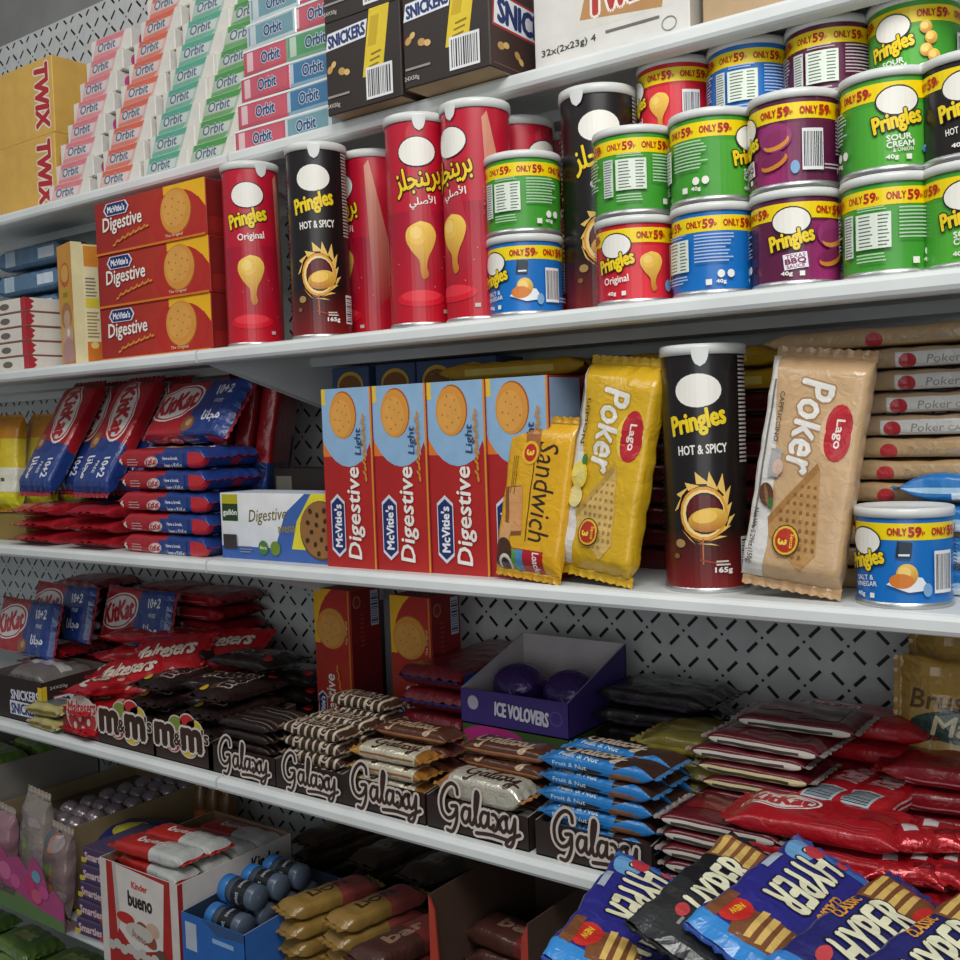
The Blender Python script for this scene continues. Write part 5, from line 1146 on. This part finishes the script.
# blue display box with candy tubes
bz2 = .592-S5
a = Art(-.06, 0, .06, bz2); a.rect(-.042, bz2-.028, .022, .036, C('#aeb6c4')); a.rect(.02, bz2-.022, .04, .006, C('#8fb0d8')); a.poly([(-.06, bz2), (-.02, bz2), (.01, bz2-.014), (.06, bz2-.01), (.06, bz2)], C('#31507c')); a.rect(.0, .03, .12, .05, C('#1f4f9a'))
xl, xr = XX(181, 935, .83), XX(243, 950, .83)
kit = tray_kit('blue_box', xr-xl, .17, bz2, bz2+.01, C('#2862ae'), C('#2a3a50'), {'F': a})
xbl = (xl+xr)/2
make(kit, 'display_box', 'bright blue display box with pale price sticker, holding candy tubes', 'display box', None, (xbl, .917, Z5))
ib = carton_kit('inner_blue_carton', xr-xl-.01, .16, bz2-.03, {'F': C('#2a3a50')}, {})
make(ib, 'inner_carton', 'dark filler carton under the candy tubes', 'carton', None, (xbl, .917, Z5+.002))
def tube_kit(key, r, L, c1, c2):
    mb = MB(); mb.lathe([(0, 0), (r*.9, 0), (r, .003), (r, L), (r*.8, L+.002), (0, L+.002)], C(c1), 20)
    t = Art(-PI*r, 0, PI*r, L); t.rect(0, L*.5, .2, L*.5, C(c2))
    for k in range(-2, 3): t.text('sweet', k*.022, L*.52, .016, C('#a9b0b8'), .006)
    n = 20; ub = [-PI*r+2*PI*r*k/n for k in range(n+1)]
    def mp(u, v, h):
        q = u/r; return ((r+h+.0002)*math.sin(q), -(r+h+.0002)*math.cos(q), v)
    emit(t, mb, mp, ub, (), .00005, True)
    c = MB(); c.lathe([(r*1.03, L-.002), (r*1.08, L), (r*1.08, L+.012), (r*.98, L+.014), (0, L+.014)], C('#2f73b8'), 20)
    return [('tube', mb.mesh(key), M_CAN), ('cap', c.mesh(key+'_cap'), M_LID_BLUE)]
M_LID_BLUE = printed('blue_plastic', .35, .2)
TB = tube_kit('candy_tube', .0165, .05, '#4f5b6c', '#1d1f24')
for k, (dx, yy, dz) in enumerate(((.03, .862, 0), (.03, .9, 0), (.03, .938, 0), (.03, .976, 0), (.034, .882, .031), (.034, .92, .031), (.034, .957, .031))):
    o = make(TB, 'candy_tube', f'blue-capped candy tube in the blue box, {["first","second","third","fourth"][k % 4]} of the {"lower" if k < 4 else "upper"} row', 'candy tube', 'blue-capped candy tubes', (xbl+dx, yy, Z5+bz2-.0105+dz)); o.rotation_euler = (0, R(-90), 0)
# yellow and red bars
LB = wave_pack('yellow_red_bar', .13, .044, .022, '#94743a', '#92443e', 'LION', C('#3a2a1c'), 74)
for c, px in enumerate((258, 300, 342)):
    for i in range(6 - (c == 0)):
        n = 6-(c == 0)
        make(LB, 'chocolate_bar', f'yellow and red bar, {ordn[i] if i < n-1 else "topmost"} of the {["first","second","third"][c]} column right of the blue box', 'chocolate bar', 'yellow and red bars right of the blue box', (XX(px, 920, .9), .94+.01*c+.003*(i % 2), Z5+i*.0236), R(76+random.uniform(-3, 3)))
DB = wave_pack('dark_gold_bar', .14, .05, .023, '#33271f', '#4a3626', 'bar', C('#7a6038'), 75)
for c, (px, yy) in enumerate(((398, 1.11), (345, 1.12), (450, 1.11))):
    for i in range(6):
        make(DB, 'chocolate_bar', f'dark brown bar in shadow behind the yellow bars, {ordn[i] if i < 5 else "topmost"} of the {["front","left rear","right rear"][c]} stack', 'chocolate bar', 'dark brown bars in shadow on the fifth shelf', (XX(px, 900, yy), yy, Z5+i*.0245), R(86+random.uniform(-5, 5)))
# brown open carton with red front edges
mb = MB(); w, d, h = .2, .2, .2; bi, bo, re = C('#3f3029'), C('#4a362c'), C('#a83a2a')
mb.box(-w/2, w/2, -d/2, d/2, 0, .002, bi); mb.box(-w/2, w/2, d/2-.002, d/2, 0, h, bi); mb.box(-w/2, -w/2+.002, -d/2, d/2, 0, h, bo); mb.box(w/2-.002, w/2, -d/2, d/2, 0, h, bo); mb.box(-w/2, w/2, -d/2, -d/2+.002, 0, .05, re)
kit = [('box_body', mb.mesh('open_carton'), M_CARD)]
for s in (-1, 1):
    f = MB(); q = [(s*w/2, .0), (s*(w/2-.026), .0), (s*(w/2-.022), .1), (s*(w/2-.012), h*.93), (s*w/2, h)]
    f.face([(x, -d/2-.001, z) for x, z in q], re); f.face([(x, -d/2+.001, z) for x, z in q], re); kit.append(('red_edge', f.mesh('red_edge'), M_CARD))
xoc = (XX(430, 930, .85)+XX(528, 930, .85))/2
hh = .705-S5
mk = make(kit, 'open_carton', 'open brown carton with red front edges under the script-sign trays', 'carton', None, (xoc, .95, Z5))
for o in mk.children: o.scale = ((XX(528, 930, .85)-XX(430, 930, .85))/w, 1, hh/h)
WB = wave_pack('brown_red_bar', .13, .05, .024, '#4a2a24', '#6b2a26', 'bar', C('#8a6a58'), 77)
for i in range(7): make(WB, 'chocolate_bar', f'brown and red bar inside the open red-edged carton, {ordn[i] if i < 6 else "topmost"} layer', 'chocolate bar', 'bars in the open red-edged carton', (xoc+.004*(i % 2), .93+.004*(i % 2), Z5+.003+i*.0252), R(5*(i % 3-1)))
for i in range(6): make(WB, 'chocolate_bar', f'brown and red bar left of the red-edged carton, {ordn[i] if i < 5 else "topmost"} layer', 'chocolate bar', 'bars left of the red-edged carton', (XX(395, 950, .88), .9, Z5+i*.0252), R(75+5*(i % 3-1)))
# purple-blue small packs, blue bag with yellow label
a = Art(-.035, 0, .035, .024); a.text('Smarties', 0, .012, .052, C('#cdbfc4'), .011, 0, .035, 0, C('#7d2a3a'), .05); a.ell(-.03, .005, .008, .004, C('#c9b23a')); a.ell(.028, .004, .008, .004, C('#c23a3a'))
sk2 = carton_kit('sweet_carton', .062, .11, .0245, {'F': C('#4a3a5c'), 'R': C('#3d3050'), 'T': C('#4f4260')}, {'F': a})
for i in range(5): make(sk2, 'sweet_carton', f'small purple sweet carton left of the red display box, {["bottom","second","third","fourth","top"][i]} of five', 'sweet carton', 'small purple sweet cartons', (XX(84, 900, .86), .92+.004*i, Z5+i*.025), R(4-2*(i % 3)))
ua = Art(-.1, -.2, .1, .1); ua.ell(-.0, .0, .03, .019, C('#c9bd3a'), R(10)); ua.ell(0, 0, .023, .013, C('#d5c84a'), R(10))
UB, _ = pack_kit('navy_bag', .12, .075, .03, C('#262a6e'), ua, .008, C('#2c3078'), .6, .002, .025, M_FILM, True, 81)
o = make(UB, 'sweet_bag', 'dark blue sweet bag with yellow oval label behind the red display box', 'sweet bag'); o.location = (XX(129, 846, .985), .995, Z5+.0805); o.rotation_euler = (R(14), 0, R(24))
ib = carton_kit('navy_carton', .07, .1, .07, {'F': C('#23264a')}, {})
make(ib, 'navy_carton', 'dark blue carton carrying the blue sweet bag', 'carton', None, (XX(129, 846, .985), 1.0, Z5))
# cardboard box of foil balls
bh = .603-S5; xr = XX(69, 850, .9); w = .21; cb = C('#8a7758')
mb = MB(); d = .27; mb.box(-w/2, w/2, -d/2, d/2, 0, .002, cb); mb.box(-w/2, w/2, -d/2, -d/2+.003, 0, bh*.8, cb); mb.box(-w/2, w/2, d/2-.003, d/2, 0, bh, cb); mb.box(w/2-.003, w/2, -d/2, d/2, 0, bh, cb); mb.box(-w/2, -w/2+.003, -d/2, d/2, 0, bh, cb)
ins = MB(); ins.box(-w/2+.004, w/2-.004, -d/2+.004, d/2-.004, bh-.028, bh-.025, C('#5d5040'))
make([('box_body', mb.mesh('ball_box'), M_CARD), ('insert', ins.mesh('ball_insert'), M_CARD)], 'cardboard_box', 'plain cardboard box holding dull purple foil balls', 'cardboard box', None, (xr-w/2, .9+d/2, Z5))
BLm = [('foil_ball', blob('foil_ball', .0165, .0165, .0165, '#85787f', M_FOIL, .05, 5), M_FOIL)]
for i in range(7):
    for j in range(3):
        make(BLm, 'foil_ball', 'dull purple foil sweet ball in the cardboard box', 'foil ball', 'dull purple foil balls in the cardboard box', (xr-.022-.035*j, .926+.0352*i, Z5+bh-.0248+.001*((i+j) % 2)))
# tray of green packs at the far left and small bottles at the back
a = None; xg = XX(48, 790, 1.12)
mb = MB(); w, d, h = .2, .2, .19; gc = C('#77736c'); mb.box(-w/2, w/2, -d/2, d/2, 0, .002, gc)
for bx in ((-w/2, w/2, d/2-.003, d/2), (-w/2, w/2, -d/2, -d/2+.003)): mb.box(*bx, 0, h*.9, gc)
mb.box(w/2-.003, w/2, -d/2, d/2, 0, h, gc); mb.box(-w/2, -w/2+.003, -d/2, d/2, 0, h, gc)
xg = XX(36, 800, .98)
make([('grey_box', mb.mesh('grey_box'), M_CARD)], 'cardboard_box', 'grey-walled cardboard box of green packs at the far left', 'cardboard box', None, (xr-.21-.107, 1.0, Z5))
GR = wave_pack('green_pack', .12, .07, .026, '#6f8a3a', '#5a7a30', 'mint', C('#b9c07a'), 84)
for c in range(2):
    for i in range(7):
        make(GR, 'sweet_pack', f'green pack in the grey box at the far left, {ordn[i] if i < 6 else "topmost"} of the {["front","rear"][c]} stack', 'sweet pack', 'green packs in the grey box', (xr-.21-.1+.01*c, .955+.09*c, Z5+.003+i*.0275), R(6*(i % 3-1)))
for i in range(5):
    make(GR, 'sweet_pack', f'green pack behind the foil balls, {["bottom","second","third","fourth","top"][i]} of its stack', 'sweet pack', 'green packs behind the foil balls', (xr-.12, 1.175-.0, Z5+.0+i*.0275+0), R(90+4*(i % 2))) if False else None
JB = [('bottle', None, None)]
jb = MB(); jb.lathe([(0, 0), (.013, 0), (.0145, .004), (.0145, .1), (.009, .112), (.009, .12), (0, .12)], C('#6b4a24'), 18)
jt = Art(0, 0, 1, 1); jl = MB(); jl.lathe([(.0149, .03), (.0149, .075)], C('#b8622a'), 18); jc = MB(); jc.lathe([(.0105, .116), (.0105, .132), (.009, .134), (0, .134)], C('#c9a860'), 18)
jk = [('bottle_body', jb.mesh('small_bottle'), M_CAN), ('label_band', jl.mesh('small_bottle_label'), M_CARD), ('cap', jc.mesh('small_bottle_cap'), M_CARD)]
for k, px in enumerate((112, 124, 138)):
    x = XX(px, 785, 1.13)
    make(jk, 'small_bottle', f'small amber bottle with orange band at the back of the fifth shelf, {["left","middle","right"][k]} of three', 'bottle', 'small amber bottles at the back', (max(x, xr+.03+.034*k), 1.13, Z5+.0235))
jbx = carton_kit('bottle_carton', .14, .08, .023, {'F': C('#4a3a2c')}, {})
make(jbx, 'low_carton', 'low brown carton under the small amber bottles', 'carton', None, (xr+.065, 1.14, Z5))
# toy sweet bags and the pink card at the lower left
def toy_art(seed):
    rnd = random.Random(seed); a = Art(-.1, -.2, .1, .2)
    for k in range(14): a.ell(rnd.uniform(-.055, .055), rnd.uniform(-.035, .035), rnd.uniform(.008, .018), rnd.uniform(.006, .014), C(rnd.choice(['#b5622f', '#8a7a80', '#a83a3a', '#7d8a5a', '#9a8a8a', '#c07a50', '#55606a'])), rnd.uniform(0, 3))
    return a
for k, (px, py, yy, z) in enumerate(((38, 855, .889, .0), (8, 890, .888, .0), (63, 895, .888, .0))):
    TY, _ = pack_kit(f'toy_bag_{k}', .12 if k else .16, .075, .03, C(('#8a8078', '#96707a', '#7d6a68')[k]), toy_art(k), .012, C('#a5988e'), .7, .003, .03, M_FILM, True, 90+k)
    o = make(TY, 'toy_bag', f'clear bag of coloured toy sweets, {["tallest at the back","left one behind the pink card","right one behind the pink card"][k]}', 'sweet bag', 'clear bags of toy sweets')
    pose(o, R(-6), R(6), R(90), (XX(px, py, yy), yy, Z5), (-(.089 if not k == 0 else .089), 0, 0) if k == 0 else (-.069, 0, 0))
a = Art(-.1, 0, .1, .14)
pts = [(-.1, 0), (.1, 0), (.1, .045), (.075, .06), (.062, .05), (.045, .085), (.02, .1), (.005, .075), (-.02, .09), (-.05, .082), (-.07, .1), (-.1, .09)]
a.poly(pts, C('#a8487a')); a.poly([(-.1, 0), (.1, 0), (.1, .016), (.03, .022), (-.1, .045)], C('#5d7a4a'))
for x, y, r, c in ((-.06, .06, .018, '#c86a94'), (-.03, .05, .014, '#c25a8c'), (.03, .07, .012, '#6a9ab0'), (.012, .052, .016, '#b83a6a'), (.05, .05, .013, '#c2508a'), (.03, .04, .014, '#c85a7a'), (-.075, .035, .01, '#7a5a78')): a.ell(x, y, r, r*.8, C(c))
a.lines(-.05, .032, .05, .012, 2, C('#6d3a58'), .4)
mb = MB(); emit(a, mb, lambda u, v, h: (u, -h, v), eps=.0002); emit(Art(-.1, 0, .1, .14).poly(pts, C('#86686f')), mb, lambda u, v, h: (u, .001, v))
st = MB(); st.box(-.1, .1, .001, .03, 0, .002, C('#86686f'))
o = make([('card', mb.mesh('pink_card'), M_CARD), ('card_foot', st.mesh('card_foot'), M_CARD)], 'display_card', 'pink scalloped display card with green base at the lower left', 'display card', None, (XX(66, 910, .855)-.1, .852, Z5))
# lowest shelf, far left
for k in range(5):
    for i in range(3):
        make(GR, 'sweet_pack', f'green pack on the dark lowest shelf, {["bottom","middle","top"][i]} of the {["first","second","third","fourth","fifth"][k]} stack', 'sweet pack', 'green packs on the lowest shelf', (-1.9+.15*k, .97+.01*(i % 2), S6+.0004+i*.0275), R(5*((i+k) % 3-1)))
# ------------------------------------------------------------------ camera, light, world
cam = bpy.data.cameras.new('camera'); cam.sensor_fit = 'HORIZONTAL'; cam.sensor_width = 36; cam.lens = F/960*36; cam.clip_start = .02
co = bpy.data.objects.new('camera', cam); COL.objects.link(co); SC.camera = co
fw = Vector((-math.sin(YAW)*math.cos(PIT), math.cos(YAW)*math.cos(PIT), math.sin(PIT)))
rt = Vector((math.cos(YAW), math.sin(YAW), 0)); upv = rt.cross(fw)
# undo of the roll used in ray(): camera axes in the world
cr, sr = math.cos(ROL), math.sin(ROL)
rx = rt*cr+upv*sr; uy = upv*cr-rt*sr
co.matrix_world = Matrix(((rx.x, uy.x, -fw.x, 0), (rx.y, uy.y, -fw.y, 0), (rx.z, uy.z, -fw.z, ZC), (0, 0, 0, 1)))
def area(name, loc, target, sx, sy, power, col):
    l = bpy.data.lights.new(name, 'AREA'); l.shape = 'RECTANGLE'; l.size = sx; l.size_y = sy; l.energy = power; l.color = col
    o = bpy.data.objects.new(name, l); COL.objects.link(o); o.location = loc
    o.rotation_euler = (Vector(target)-Vector(loc)).to_track_quat('-Z', 'Y').to_euler(); return o
area('ceiling_lamp', (.25, -.15, 2.4), (-.4, 1.0, 1.3), 1.1, .5, 24, (1, .985, .95))
area('ceiling_lamp', (-1.5, -.3, 2.6), (-1.2, 1.0, 1.3), 1.2, .5, 8, (1, .97, .92))
area('added_front_fill', (.9, -2.2, 1.45), (-.5, 1.1, .95), 2.4, 1.6, 20, (.97, 1, 1))  # added fill from the aisle side, lightens the deep lower shelves
w = bpy.data.worlds.new('shop_light'); SC.world = w; w.use_nodes = True
bg = w.node_tree.nodes['Background']; bg.inputs[0].default_value = (.86, .93, 1, 1); bg.inputs[1].default_value = .2
SC.view_settings.view_transform = 'Standard'; SC.view_settings.look = 'None'; SC.view_settings.exposure = 0
